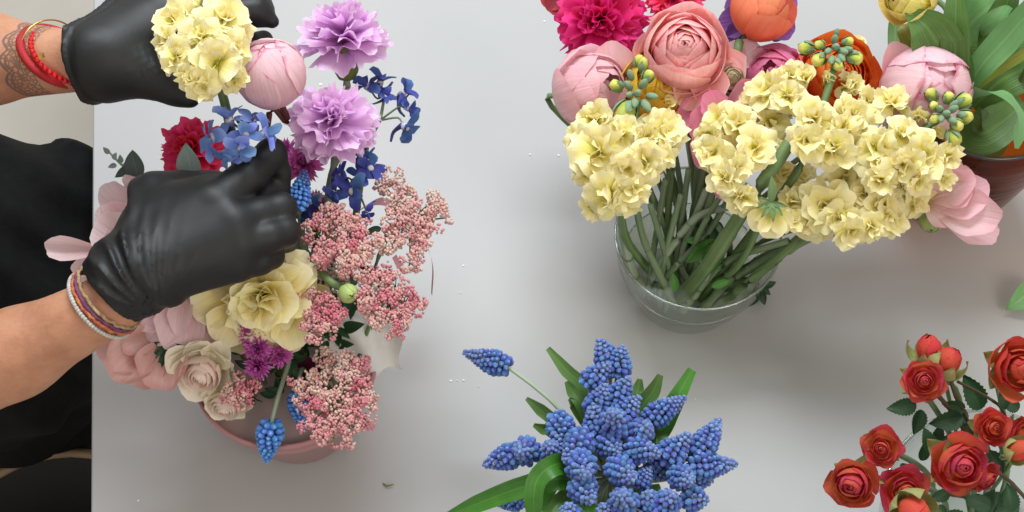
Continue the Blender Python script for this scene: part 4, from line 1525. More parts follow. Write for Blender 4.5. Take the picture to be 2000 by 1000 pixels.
petals_flower("tulip", "pale blush tulip with spread petals, behind the near glove at left", "tulip",
              [(288, 440, .205, 122, 136, .26, .1, 35, -35, .9), (290, 410, .21, 82, 122, .14, .2, 40, -15, 1.1), (275, 480, .205, 118, 143, .50, .45, 55, -15, .8),
               (262, 500, .20, 95, 165, .42, .5, 50, -5, .8), (205, 490, .20, 122, 176, .20, .15, 30, -35, .9), (215, 500, .198, 90, 204, .2, .1, 20, -50, .8), (195, 515, .195, 62, 222, .24, .1, 20, -40, .6), (240, 470, .21, 70, 150, .4, .8, 60, 10, .7), (270, 450, .2, 95, 150, .45, .3, 45, -10, .7), (255, 520, .198, 80, 190, .5, .4, 40, -10, .6), (300, 380, .212, 70, 150, .22, .2, 30, -30, .9)],
              P_blush, [at(330, 560, .16), inpot(-.05, .03)], 31, "pink tulips")
petals_flower("tulip", "blush pink tulip with ragged petals right under the near wrist", "tulip",
              [(390, 560, .185, 150, 225, .36, .25, 25, -35, .4), (385, 570, .19, 130, 250, .40, .3, 20, -40, .4), (400, 570, .185, 125, 282, .36, .3, 20, -45, .4), (400, 560, .18, 120, 305, .34, .25, 15, -35, .4),
               (350, 585, .178, 110, 200, .42, .2, 25, -20, .5), (420, 590, .175, 105, 318, .3, .1, 10, -30, .4), (370, 560, .195, 110, 262, .22, .5, 30, -50, .5)],
              P_blush, [at(430, 600, .15), inpot(-.04, .02)], 32, "pink tulips")
petals_flower("tulip", "peach pink tulip drooping over the pot's left edge with a dark leaf", "tulip",
              [(318, 655, .155, 135, 197, .40, .3, 35, -25, .7), (310, 660, .16, 128, 225, .38, .45, 40, -30, .7), (318, 665, .155, 108, 245, .42, .35, 30, -30, .8),
               (340, 668, .16, 112, 262, .46, .5, 40, -35, .7), (350, 665, .155, 102, 288, .34, .35, 30, -30, .7), (300, 655, .165, 80, 210, .4, .6, 45, -10, .6)],
              P_peach, [at(400, 650, .14), inpot(-.03, .02)], 33, "pink tulips")
qq = thing("leaf_sprig", "dark green leaf sprig lying over the peach tulip petals", "foliage", at(335, 672, .17))
for a_, l_ in ((215, 40), (245, 55), (270, 42), (350, 55), (160, 30), (300, 36)):
    leaf_on(qq, 328, 678, .172, l_, a_, .2, M_rleaf, .2, -25, serr=0)

by = thing("peony", "large open butter yellow peony just below the near glove", "peony", inpot(-.01, .02))
bM, bp_ = head(515, 575, .212, 104, (-.12, -.32, .9))
ruffled_bloom(by, bM, P_butter, random.Random(41), [(7, 1.02, 5, -32, -.15, .52), (7, .92, 30, -10, -.1, .50), (7, .76, 52, 22, -.05, .44), (6, .58, 70, 48, 0, .36), (5, .40, 84, 72, .05, .26), (3, .28, 92, 88, .08, .18)])
stem(by, [bM @ Vector((0, 0, -.1)), inpot(-.01, .02)], .003)
petals_flower("petal_cluster", "loose outer petals of cream yellow hanging below the big peony", "flower",
              [(470, 570, .195, 105, 205, .48, .3, 30, -35, .5), (480, 590, .195, 100, 238, .46, .3, 25, -45, .5), (560, 600, .195, 90, 285, .42, .35, 25, -45, .5), (590, 560, .195, 80, 320, .45, .3, 25, -40, .5),
               (545, 610, .19, 78, 262, .40, .3, 25, -50, .5), (480, 625, .175, 70, 255, .45, .2, 20, -30, .5), (575, 620, .185, 62, 275, .4, .2, 15, -40, .6), (555, 640, .18, 55, 300, .45, .2, 15, -30, .6)],
              P_butter, [inpot(0, .01)], 42)

petal_flower("crose", "rose", "cream rose with a blush heart and greenish outer petals", "rose", 395, 728, .168, 56, (-.12, -.55, .8), [P_crose] * 6 + [P_croseo] * 2, ROSE, [inpot(-.05, 0)], "cream roses", 51, jit=8)
petals_flower("rose_petals", "pale green outer petals standing behind the cream rose", "flower",
              [(400, 715, .160, 68, 100, .5, .2, 40, 10, .5), (420, 715, .162, 66, 60, .5, .2, 40, 0, .6), (375, 715, .160, 62, 140, .52, .2, 40, 0, .5)], P_croseo, [inpot(-.05, 0)], 52)
petal_flower("crose2", "rose", "small cream pink rose low at the pot rim, under the larger cream rose", "rose", 440, 793, .140, 42, (-.1, -.75, .7), [P_crose] * 6 + [P_croseo] * 2, ROSE, [inpot(-.04, -.02)], "cream roses", 53)

mum("magenta mum right of the near glove, behind the single grape hyacinth", 590, 322, .225, 48, (.2, .1, 1), [inpot(.01, .03)], 61)
mum("magenta mum peeping out above the glove's fingertip", 558, 300, .215, 36, (-.1, .4, .9), [inpot(0, .03)], 62)
mum("magenta mum low between the hyacinth and the rice flowers", 615, 398, .19, 34, (.1, -.2, 1), [inpot(.02, .02)], 63)
mum("uppermost magenta mum of three below the butter yellow peony", 492, 650, .192, 36, (-.1, .2, 1), [inpot(-.02, 0)], 64)
mum("lowest magenta mum of three below the butter yellow peony", 505, 712, .180, 34, (-.1, -.4, 1), [inpot(-.02, -.01)], 65)
mum("rightmost magenta mum of three below the butter yellow peony", 546, 694, .178, 30, (.3, 0, 1), [inpot(-.01, 0)], 66)
mum("magenta mum in the middle of the small group left of the thin green stem", 503, 680, .190, 34, (0, 0, 1), [inpot(-.02, 0)], 67)

muscari("sky blue grape hyacinth standing right beside the glove's knuckles", (596, 335), (580, 405), 22, .25, .238, [at(590, 470, .17), inpot(.01, .02)], 71, "sky blue hyacinths in the bouquet", (M_bells, M_bell))
muscari("sky blue grape hyacinth hanging out over the pot's front rim", (520, 900), (530, 828), 26, .112, .135, [at(545, 770, .15), at(566, 700, .155), at(575, 640, .16), inpot(.0, .0)], 72, "sky blue hyacinths in the bouquet", (M_bells, M_bells), stem_r=.0026)
muscari("sky blue grape hyacinth half hidden behind the lowest rice flower head", (592, 838), (582, 770), 22, .122, .138, [at(590, 720, .14), inpot(.02, 0)], 73, "sky blue hyacinths in the bouquet", (M_bells, M_bells))

petals_flower("plum_flower", "dark plum petals deep under the rice flowers", "flower", [(600, 735, .128, 50, 95, .5, .3, 30, 0, .4), (620, 790, .13, 52, 70, .5, .3, 30, 0, .5), (610, 740, .128, 45, 30, .5, .3, 30, 0, .4), (600, 800, .128, 40, 130, .4, .3, 30, 0, .4)],
              P_plum, [inpot(.02, -.01)], 74)

rice_flower("pink rice flower head at the centre, right of the glove's fingers", 660, 478, .225,
            [(640, 430, 34), (612, 452, 26), (665, 440, 34), (700, 445, 28), (690, 480, 34), (640, 490, 34), (715, 490, 28), (675, 520, 30), (705, 525, 24), (625, 500, 26), (655, 415, 24), (735, 480, 20)],
            [at(640, 560, .16), inpot(.03, .01)], 81, .55)
rice_flower("loose pale pink rice flower head reaching out farthest right of the pot", 800, 425, .225,
            [(768, 345, 20), (750, 360, 17), (790, 380, 26), (785, 415, 32), (820, 420, 32), (800, 455, 34), (845, 445, 24), (855, 405, 20), (870, 425, 12), (765, 440, 24), (765, 475, 24), (810, 490, 24), (845, 390, 15), (835, 465, 20), (760, 400, 16), (800, 515, 18)],
            [at(740, 500, .18), inpot(.05, .01)], 82, .38)
rice_flower("deep pink rice flower head at right, below the loose pale one", 760, 580, .215,
            [(750, 530, 24), (735, 560, 32), (770, 560, 32), (715, 585, 26), (760, 600, 32), (790, 590, 28), (750, 625, 26), (785, 625, 24), (815, 600, 18), (725, 600, 22), (775, 650, 18), (808, 575, 14)],
            [at(720, 640, .15), inpot(.05, -.01)], 83, .72)
rice_flower("small deep pink rice flower head right of the butter yellow peony", 640, 612, .208,
            [(625, 590, 24), (655, 590, 22), (640, 620, 28), (615, 625, 22), (660, 615, 20), (635, 645, 20), (605, 575, 18), (600, 650, 16), (615, 660, 14), (600, 560, 14)],
            [inpot(.02, 0)], 84, .70)
rice_flower("pale rice flower tuft between the central head and the green bud", 645, 545, .2,
            [(640, 535, 22), (660, 555, 20), (625, 520, 16), (668, 540, 14)], [inpot(.02, 0)], 85, .2)
rice_flower("large pink rice flower head lowest in the bouquet, over the pot's right rim", 655, 770, .172,
            [(640, 695, 22), (665, 710, 30), (625, 730, 28), (600, 760, 24), (640, 760, 32), (680, 745, 30), (705, 720, 24), (710, 755, 24), (660, 795, 32), (695, 790, 28), (620, 800, 26), (720, 790, 20), (680, 830, 26), (640, 835, 24), (710, 820, 22), (605, 830, 20), (585, 745, 18), (680, 855, 20), (625, 855, 16),
             (600, 790, 18), (690, 700, 16), (580, 775, 14), (732, 770, 12), (650, 855, 14)], [inpot(.04, -.02)], 86, .66)
rice_flower("small rice flower sprig beside the cream rose, below the magenta mums", 475, 760, .165,
            [(470, 735, 20), (455, 760, 22), (485, 765, 22), (470, 780, 20), (495, 750, 18), (450, 780, 14)], [inpot(-.02, -.02)], 87, .78)

# green ranunculus bud on its long stem
petal_flower("gbud", "ranunculus_bud", "small closed green bud on a smooth stem amid the rice flowers", "flower bud", 680, 573, .222, 19, (.5, -.3, .8), petal_mat("green_bud", [(0, "#7d9a45"), (1, "#b4c67c")], trans=.1), BUD,
             [at(640, 545, .215), at(595, 490, .20), at(560, 460, .16), inpot(-.02, .03)], None, 91, sepmat=M_stem, seplen=.8, stem_r=.0034)

# white paper and ribbons
M_paper = plain_mat("white_paper", "#d6d5d2", "#e2e1de", rough=.7, bump=.2, bscale=40)
g = grid(lambda U, V: (U * (.037 - .010 * V) + .004 * np.sin(9 * V), V * .066 + .004 * np.sin(5 * U + 1), .006 * np.sin(6 * U + 3 * V) + .004 * np.sin(11 * V + 4 * U) - .02 * V * V), 14, 14)
p = at(682, 600, .160)
yv = vdir(.32, -1, -.1)
zv = vdir(0, .1, 1)
xv = yv.cross(zv).normalized()
zv = xv.cross(yv)
single("paper_wrap", mesh("paper_wrap", g[0], g[1], M_paper, g[2]), "crumpled sheet of thin white paper between the rice flowers", "wrapping paper", TR(p) @ Matrix((xv, yv, zv)).transposed().to_4x4())
M_rib = petal_mat("pink_ribbon", [(0, "#b98088"), (1, "#c8929a")], trans=.1, var=.03, vein=.1, rough=.35)
for pts_, w_, nrm, lab in (
    ([at(700, 412, .15), at(728, 396, .17), at(755, 395, .175), at(780, 420, .16), at(800, 470, .13)], .0055, (0, .3, 1), "dusty pink ribbon looping behind the loose rice flower"),
    ([at(800, 470, .12), at(832, 480, .11), at(845, 520, .09), at(843, 575, .06)], .004, (1, .4, .3), "end of pink ribbon hanging down right of the rice flowers"),
    ([at(770, 500, .13), at(782, 530, .12), at(778, 560, .10)], .005, (1, 0, .5), "short strip of pink ribbon between two rice flower heads")):
    a, b, c = ribbon(pts_, [w_, w_, w_ * .7], nrm=nrm, n=20, nu=3)
    single("ribbon", mesh("ribbon", a, b, M_rib, c), lab, "ribbon", group="pink ribbons")
petals_flower("gyp_flower", "small white star flower beside the magenta mum at the glove", "flower", [(622, 384, .205, 13, a_, .3, .2, 20, 0, .2) for a_ in (10, 80, 150, 220, 300)], M_bee, [inpot(.01, .02)], 75, nu=3, nv=4)
qq = thing("leaf_sprig", "dark feathery leaf filler deep inside the mixed bouquet", "foliage", inpot(0, 0, .1))
r2 = random.Random(5)
for i in range(70):
    a_ = r2.uniform(0, 6.28)
    rr = math.sqrt(r2.random())
    leaf_on(qq, 590 + math.cos(a_) * rr * 120, 560 + math.sin(a_) * rr * 150, r2.uniform(.12, .165), r2.uniform(35, 60), r2.uniform(0, 360), .22, M_rleaf, r2.uniform(.1, .8), -20, serr=0, seed=i)
for i in range(34):
    leaf_on(qq, r2.uniform(470, 640), r2.uniform(690, 775), r2.uniform(.118, .135), r2.uniform(26, 46), r2.uniform(0, 360), .24, M_rleaf if i % 3 else M_calyx, r2.uniform(.1, .7), -20, serr=0, seed=i)
for u, v, L_, a_ in ((745, 445, 40, 200), (765, 530, 34, 250), (640, 665, 45, 250), (660, 640, 34, 320), (475, 690, 48, 150), (520, 640, 50, 260), (560, 690, 50, 280), (545, 640, 46, 240), (700, 690, 30, 300)):
    leaf_on(qq, u, v, .155, L_, a_, .2, M_rleaf, .3, -20, serr=0)
# ------------------------------------------------------------------ glass vase bouquet


def injar(dx, dy, z=.012):
    return Vector((jc.x + dx, jc.y + dy, z))


def bs(*pts, foot_=(0, 0)):
    return [injar(*foot_)] + list(pts)


stock("cream stock stem farthest left in the glass vase, with green buds on top", (1225, 285), .225, 120,
      [(1172, 298, 62), (1262, 268, 48), (1195, 378, 55), (1292, 258, 50), (1225, 330, 48), (1258, 312, 48), (1148, 335, 38), (1165, 238, 45), (1235, 368, 44), (1312, 248, 36), (1140, 278, 42), (1285, 300, 40), (1215, 262, 42), (1160, 400, 36), (1228, 395, 34)],
      [(1302, 172, 33), (1275, 140, 28), (1222, 122, 34), (1300, 205, 28)],
      [(1245, 182, 15, "g"), (1228, 168, 14, "g"), (1256, 165, 14, "g"), (1232, 148, 13, "g"), (1265, 150, 15, "y"), (1260, 205, 17, "g"), (1240, 200, 15, "g"), (1222, 218, 27, "y"), (1205, 168, 16, "y"), (1258, 128, 17, "y"), (1272, 188, 14, "g"), (1230, 185, 12, "g"), (1248, 122, 16, "y")],
      bs(at(1225, 470, .10), at(1215, 400, .17), at(1232, 300, .205), at(1245, 195, .225), foot_=(-.028, .0)), 101)
stock("cream stock stem in the middle with a thick bare green stalk beside it", (1440, 290), .215, 110,
      [(1395, 300, 50), (1440, 245, 50), (1502, 240, 46), (1420, 348, 44), (1472, 292, 46), (1450, 384, 42), (1385, 262, 36), (1505, 285, 38), (1525, 215, 34), (1405, 238, 34), (1440, 330, 40), (1465, 215, 34)],
      [], [], bs(at(1380, 520, .09), at(1440, 430, .15), at(1480, 370, .19), at(1548, 270, .215), at(1590, 200, .222), foot_=(-.012, -.022)), 102, spine_r=.0072)
stock("cream stock stem with the topmost green bud tip, before the orange ranunculus", (1590, 225), .24, 120,
      [(1500, 178, 46), (1545, 152, 42), (1588, 235, 50), (1652, 225, 48), (1622, 288, 52), (1575, 275, 46), (1662, 168, 36), (1540, 192, 40), (1640, 255, 42), (1690, 200, 30)],
      [(1572, 157, 29), (1612, 160, 30), (1650, 172, 27), (1668, 92, 26)],
      [(1632, 92, 14, "g"), (1618, 100, 13, "g"), (1645, 100, 14, "g"), (1630, 78, 13, "g"), (1642, 112, 13, "g"), (1624, 116, 13, "g"), (1575, 94, 18, "y"), (1600, 116, 18, "y"), (1668, 112, 18, "y"), (1636, 126, 15, "y"), (1602, 88, 13, "y"), (1655, 82, 13, "y"), (1634, 66, 11, "g"), (1655, 96, 11, "g")],
      bs(at(1480, 440, .12), at(1560, 330, .19), at(1600, 230, .22), at(1630, 130, .24), foot_=(.012, -.02)), 103)
stock("cream stock stem at right whose grey green bud tip points right", (1770, 280), .235, 120,
      [(1745, 205, 42), (1710, 292, 58), (1802, 300, 52), (1762, 262, 42), (1842, 305, 42), (1672, 262, 42), (1722, 348, 48), (1792, 352, 42), (1765, 320, 44), (1690, 235, 36), (1835, 345, 36)],
      [(1795, 165, 32), (1795, 232, 30), (1825, 258, 22)],
      [(1848, 222, 14, "g"), (1836, 214, 13, "g"), (1860, 214, 14, "g"), (1838, 232, 13, "g"), (1858, 234, 14, "g"), (1820, 186, 16, "y"), (1852, 192, 14, "y"), (1880, 198, 19, "y"), (1884, 228, 17, "y"), (1862, 268, 19, "y"), (1868, 244, 15, "y"), (1826, 232, 13, "y"), (1826, 208, 13, "y"), (1862, 205, 12, "g")],
      bs(at(1470, 540, .075), at(1590, 440, .14), at(1700, 330, .2), at(1790, 262, .225), at(1850, 222, .235), foot_=(.02, -.012)), 104)
stock("cream stock stem drooping lowest at right over the table", (1690, 405), .195, 110,
      [(1612, 402, 54), (1662, 448, 46), (1722, 402, 54), (1738, 428, 42), (1588, 432, 40), (1650, 350, 42), (1782, 392, 38), (1690, 382, 42), (1822, 388, 32), (1640, 425, 42), (1700, 440, 38), (1760, 370, 40), (1800, 360, 32)],
      [], [], bs(at(1440, 570, .06), at(1540, 490, .11), at(1640, 420, .165), at(1720, 380, .18), foot_=(.03, -.022)), 105)
st6 = stock("single cream floret seen from behind with its green calyx star, at centre", (1510, 420), .178, 90,
            [(1545, 395, 42), (1530, 345, 42), (1470, 400, 32), (1545, 430, 34), (1560, 350, 34)], [], [],
            bs(at(1440, 520, .08), at(1500, 400, .165), foot_=(.008, -.01)), 106, spine_r=.004)
for i, (a_, l_, wr_) in enumerate(((228, 62, .42), (268, 66, .44), (300, 60, .42), (200, 50, .4))):
    g = blade(1.0, wr_, 5, -25, cup=.3, ruf=.06, prof="oval", base=.25, tip=.3, nu=8, nv=8, seed=300 + i)
    p = at(1508, 402, .188)
    s = l_ * mpp(p)
    yv = (RIGHT * math.cos(RAD(a_)) + UP * math.sin(RAD(a_)) - FWD * .1).normalized()
    zv = (-FWD - yv * (-FWD).dot(yv)).normalized()
    part("petal", mesh("petal", g[0], g[1], M_cream, g[2]), st6, TR(p) @ Matrix((yv.cross(zv), yv, zv)).transposed().to_4x4() @ SC(s))
for a_, l_ in ((90, 55), (200, 34), (235, 38), (275, 40), (310, 36), (345, 34), (160, 30)):
    leaf_on(st6, 1506, 396, .194, l_, a_, .16, M_stem, .25, -25, serr=0, name="sepal")

J_ = lambda *x: list(x)
petal_flower("peonyp", "peony", "pale pink cream peony at the left end of the glass vase bouquet", "peony", 1170, 170, .205, 80, (.55, .15, .75), [P_pale] * 8, CUP, [injar(-.03, .03, .09), injar(-.02, 0)], "pink peonies", 111)
petals_flower("peony_petals", "loose outer petals of pale pink, left of the pale peony", "flower",
              [(1185, 190, .19, 105, 205, .36, .2, 30, -5, .6), (1180, 205, .19, 100, 235, .36, .2, 30, -10, .6), (1170, 165, .19, 95, 140, .36, .2, 30, 0, .6), (1200, 160, .19, 85, 100, .5, .2, 30, 0, .5)], P_pale, [injar(-.03, .02, .09), injar(-.02, 0)], 112)
petal_flower("ranuny", "ranunculus", "golden yellow ranunculus behind the leftmost green buds", "ranunculus", 1290, 172, .20, 80, (.1, .1, 1), [P_yellow], RANUN, [injar(-.01, .03, .09), injar(-.01, 0)], None, 113)
petals_flower("yellow_petals", "torn golden petals of the yellow ranunculus at its lower right", "flower",
              [(1300, 200, .19, 72, 325, .34, .2, 20, -20, .4), (1290, 215, .188, 70, 300, .32, .2, 20, -20, .4), (1310, 180, .188, 68, 352, .36, .2, 20, -20, .4)], P_yellow, [injar(-.01, .03, .09), injar(-.01, 0)], 114)
petal_flower("ranuns", "ranunculus", "largest salmon pink ranunculus, facing up behind the cream stock", "ranunculus", 1336, 98, .228, 88, (-.1, .18, 1), [P_salmon], RANUN, [injar(0, .04, .1), injar(0, .01)], None, 115, jit=9)
petals_flower("salmon_petals", "hanging lower petals of the salmon ranunculus", "flower",
              [(1375, 110, .215, 110, 275, .36, .25, 20, -25, .4), (1390, 90, .215, 100, 300, .40, .25, 20, -25, .4), (1360, 130, .212, 95, 255, .4, .25, 20, -25, .4), (1385, 150, .208, 60, 268, .45, .2, 15, -30, .5)], P_salmon, [injar(0, .04, .1), injar(0, .01)], 116)
carnation("bright magenta pink carnation above the pale pink peony", 1172, 38, .20, 92, (-.1, -.05, 1), P_hot, [injar(-.02, .05, .1), injar(-.01, .02)], 117, "red and pink carnations", calyx=False)
carnation("deeper crimson carnation cut off by the top edge behind the salmon ranunculus", 1318, -10, .19, 62, (.1, .1, 1), P_crim, [injar(0, .05, .1), injar(0, .02)], 118, "red and pink carnations", calyx=False)
petals_flower("tulip", "dusty red petal tip at the top edge, left of the magenta carnation", "tulip", [(1105, -20, .19, 58, 215, .5, .2, 20, -20, .4), (1100, -15, .19, 52, 240, .5, .2, 20, -20, .4)], P_dusty, [injar(-.03, .05, .1), injar(-.02, .02)], 119)
petals_flower("ranunculus", "pink ranunculus drooping with two broad petals below the salmon one", "ranunculus",
              [(1400, 215, .19, 90, 240, .50, .3, 35, -30, .6), (1390, 250, .188, 92, 258, .44, .3, 25, -30, .6), (1420, 225, .188, 80, 290, .5, .3, 30, -30, .5), (1380, 215, .19, 70, 200, .45, .2, 25, -20, .5), (1420, 205, .195, 80, 20, .45, .2, 25, -10, .5), (1400, 225, .195, 60, 120, .5, .3, 35, 0, .5)],
              P_rose_pink, [injar(0, .03, .1), injar(0, .01)], 120, "pink ranunculus")
petal_flower("ranunp", "ranunculus", "cupped pink ranunculus left of the orange one", "ranunculus", 1508, 142, .20, 58, (-.3, .2, .8), [P_rose_pink], CUP, [injar(.01, .04, .1), injar(0, .01)], "pink ranunculus", 121)
petals_flower("ranunculus", "small pink petals peeping out between cream stock and vase rim", "ranunculus", [(1430, 345, .16, 58, 230, .45, .3, 30, -20, .5), (1420, 350, .16, 50, 260, .5, .3, 30, -20, .5)], P_rose_pink, [injar(.0, .0, .1), injar(0, 0)], 122, "pink ranunculus")
petals_flower("ranunculus", "pale pink petal arching over the round green ranunculus bud", "ranunculus", [(1425, 130, .19, 75, 35, .4, .2, 30, -30, .5), (1420, 135, .19, 60, 70, .4, .2, 30, -30, .5)], P_pale, [injar(.0, .04, .1), injar(0, .01)], 123, "pink ranunculus")
petal_flower("ranung", "ranunculus_bud", "round greenish ranunculus bud between the salmon and pink blooms", "flower bud", 1430, 152, .208, 29, (.1, 0, 1), [P_greenbud], RANUN, [injar(.0, .04, .1), injar(0, .01)], None, 124)
petal_flower("ranuno", "ranunculus", "orange ranunculus behind the topmost stock buds", "ranunculus", 1636, 148, .20, 82, (.2, .15, 1), [P_orange], RANUN, [injar(.03, .04, .1), injar(.01, .01)], None, 125)
petal_flower("ranunc", "ranunculus", "coral ranunculus seen from below with its green stem, at the top edge", "ranunculus", 1493, 12, .235, 60, (.35, .70, .55), [P_coral], CUP,
             [at(1440, 100, .21), injar(.01, .05, .1), injar(0, .02)], None, 126, sepmat=M_stem, seplen=.7, sepa=(-10, 40), stem_r=.0045)
petals_flower("anemone", "crinkled purple flower behind the coral ranunculus", "flower",
              [(1470, 40, .19, 75, 190, .42, .2, 15, -20, .3), (1470, 45, .19, 72, 225, .42, .2, 15, -20, .3), (1500, 35, .19, 60, 320, .5, .2, 15, -20, .3), (1510, 30, .19, 55, 280, .5, .2, 15, -20, .3), (1500, 20, .19, 60, 20, .5, .2, 15, -20, .3), (1460, 25, .19, 50, 160, .42, .2, 15, -20, .3)],
              P_purple, [injar(.02, .06, .1), injar(.01, .02)], 127)
petal_flower("peonyr", "peony", "large pale pink peony bud in front of the tulip leaves", "peony", 1808, 178, .205, 84, (.12, .1, 1), [P_bud], BUD, [injar(.06, .03, .12), injar(.02, .0)], "pink peonies", 128, core=(P_bud, .8, .1))
petals_flower("peony_petals", "pink outer petal standing left of the large peony bud", "flower", [(1750, 175, .19, 100, 100, .36, .2, 30, 0, .6), (1765, 190, .19, 90, 80, .4, .2, 30, 0, .5)], petal_mat("mauve_pink", [(0, "#d59aa0"), (1, "#e2b0b4")]), [injar(.05, .03, .12), injar(.02, 0)], 129)
petals_flower("peony", "pale pink peony lying lowest at right against the brown vase", "peony",
              [(1815, 395, .165, 120, 15, .40, .35, 35, -10, .6), (1815, 405, .165, 138, -12, .34, .3, 28, -10, .6), (1820, 410, .16, 140, -22, .28, .1, 15, -20, .4), (1812, 385, .17, 105, 35, .44, .35, 40, 0, .6), (1830, 370, .172, 95, 20, .4, .5, 50, 10, .6),
               (1840, 370, .172, 80, 48, .42, .4, 45, 10, .6), (1835, 365, .168, 75, 75, .42, .3, 40, 0, .5), (1860, 380, .172, 68, 25, .4, .6, 55, 20, .6), (1808, 400, .165, 75, -30, .5, .4, 35, -20, .6), (1865, 365, .172, 55, 60, .4, .5, 50, 20, .6)],
              P_pale, [at(1760, 430, .14), injar(.08, -.01, .10), injar(.02, -.01)], 130, "pink peonies")
gb = petal_flower("gbud2", "flower_bud", "small green bud hanging below the lowest pale pink peony", "flower bud", 1818, 432, .15, 22, (.0, -.9, .4), petal_mat("green_bud", [(0, "#7d9a45"), (1, "#b4c67c")], trans=.1), BUD, [at(1790, 390, .16), injar(.07, 0, .10), injar(.02, 0)], None, 131, sepmat=M_stem, seplen=.8, core=(M_stem, .8, .1))

# bare stems inside the glass
stem_labels = ["grey green cut stem leaning against the glass vase's left wall", 'dark stem rising from the water to the left cream head', 'bright green upright stem at the middle of the stems', 'long pale stem sweeping across from lower left to the right', 'dark stem running under the long pale sweeping one', "dark stem second from the vase's left wall", 'thin dark stem reaching up behind the bright green one', 'thickest grey stem slanting up right through the vase', "thick dark stem leaning out over the vase's right rim", 'grey stem lying lowest along the right rim', 'dark stem crossing low from left to right rim', 'dark stem behind the long pale sweeping one', 'dark stem at the back beside the small pink petals', 'dark stem at the back under the left cream head', 'short wavy grey stem in the middle of the water', 'short dark curved stem near the bright lobed leaves']
stems = [
    ([(1222, 590, .012), (1232, 520, .06), (1212, 425, .12)], 12.5, "grey"), ([(1320, 600, .012), (1300, 560, .05), (1258, 470, .09), (1240, 390, .14)], 9, "dark"),
    ([(1340, 600, .012), (1305, 480, .07), (1312, 330, .14)], 9, "green"), ([(1245, 560, .03), (1300, 500, .07), (1360, 425, .11), (1440, 400, .13)], 9.5, "grey"),
    ([(1262, 575, .02), (1320, 520, .065), (1385, 450, .1), (1440, 360, .15)], 8, "dark"), ([(1300, 610, .012), (1310, 540, .05), (1270, 400, .12)], 8, "dark"),
    ([(1312, 600, .012), (1318, 520, .05), (1345, 330, .15)], 8, "dark"), ([(1330, 610, .01), (1380, 540, .05), (1450, 420, .12)], 13, "grey"),
    ([(1370, 605, .012), (1440, 540, .06), (1590, 460, .13)], 12, "dark"), ([(1390, 600, .012), (1450, 560, .06), (1570, 455, .125)], 10, "grey"),
    ([(1310, 590, .015), (1360, 570, .03), (1420, 510, .075), (1540, 470, .12)], 9, "dark"), ([(1290, 600, .012), (1295, 520, .06), (1330, 380, .13)], 8, "dark"),
    ([(1350, 590, .012), (1365, 480, .07), (1400, 350, .15)], 9, "dark"), ([(1255, 590, .012), (1275, 500, .06), (1300, 350, .14)], 8, "dark"),
    ([(1325, 600, .012), (1345, 560, .03), (1330, 500, .06), (1380, 370, .13)], 9, "grey"),
    ([(1380, 590, .012), (1415, 540, .045), (1425, 480, .08), (1400, 440, .10)], 8, "dark"),
]
for i, (pp, rpx, kind) in enumerate(stems):
    P = [at(*x) for x in pp]
    P[0] = Vector((P[0].x, P[0].y, .013))
    d = Vector((P[0].x - jc.x, P[0].y - jc.y, 0))
    if d.length > RB * .82:
        d *= RB * .82 / d.length
        P[0] = Vector((jc.x + d.x, jc.y + d.y, .014))
    r = rpx * mpp(P[1])
    rt = thing("cut_stem", stem_labels[i], "flower stem", P[0], "cut stems in the glass vase")
    stem(rt, P, r * .78, r * .72, {"grey": M_stemg, "dark": M_stemd, "green": M_stem}[kind], n=26, k=10, knob=.12)
    for t in (.35, .62):
        k_ = catmull(P, 20)[int(t * 20)]
        core_ball(rt, TR(k_) @ SC(r * 1.05), .75, 0, M_stemd, name="leaf_scar")
jl = thing("leaf_sprig", "bright green lobed leaves among the stems at the glass vase's mouth", "foliage", at(1360, 480, .075))
for u, v, L_, a_, m_ in ((1400, 470, 78, 215, M_leaf), (1405, 475, 70, 250, M_leaf), (1410, 470, 82, 235, M_leaf), (1385, 470, 50, 180, M_leaf), (1400, 435, 45, 190, M_rleaf), (1400, 440, 42, 250, M_rleaf), (1395, 430, 40, 300, M_rleaf), (1390, 440, 38, 120, M_rleaf), (1390, 560, 40, 20, M_leaf), (1320, 570, 40, 100, M_leaf)):
    leaf_on(jl, u, v, .09, L_, a_, .22, m_, .15, -20, serr=.15)
jl2 = thing("leaf_sprig", "small dark leaf sprig on the table right of the glass vase", "foliage", at(1478, 585, .004))
for u, v, L_, a_ in ((1480, 560, 38, 255), (1482, 565, 34, 290), (1490, 560, 28, 20), (1485, 560, 26, 320), (1478, 575, 30, 235)):
    leaf_on(jl2, u, v, .012, L_, a_, .28, M_rleaf, .15, -15)

# ------------------------------------------------------------------ tulips in the brown vase


def inamb(dx, dy, z=.02):
    return Vector((ac.x + dx, ac.y + dy, z))


def tleaf(root, pts_, wpx, mat, fold=.25, wave=.04, seed=0, nrm=None, turn=None):
    P = [at(*x) for x in pts_]
    s = mpp(P[len(P) // 2])
    a, b, c = ribbon(P, [w_ * s for w_ in wpx], nrm=nrm, fold=fold, wave=wave, n=20, nu=8, seed=seed, turn=turn)
    return part("leaf", mesh("tulip_leaf", a, b, mat, c), root)


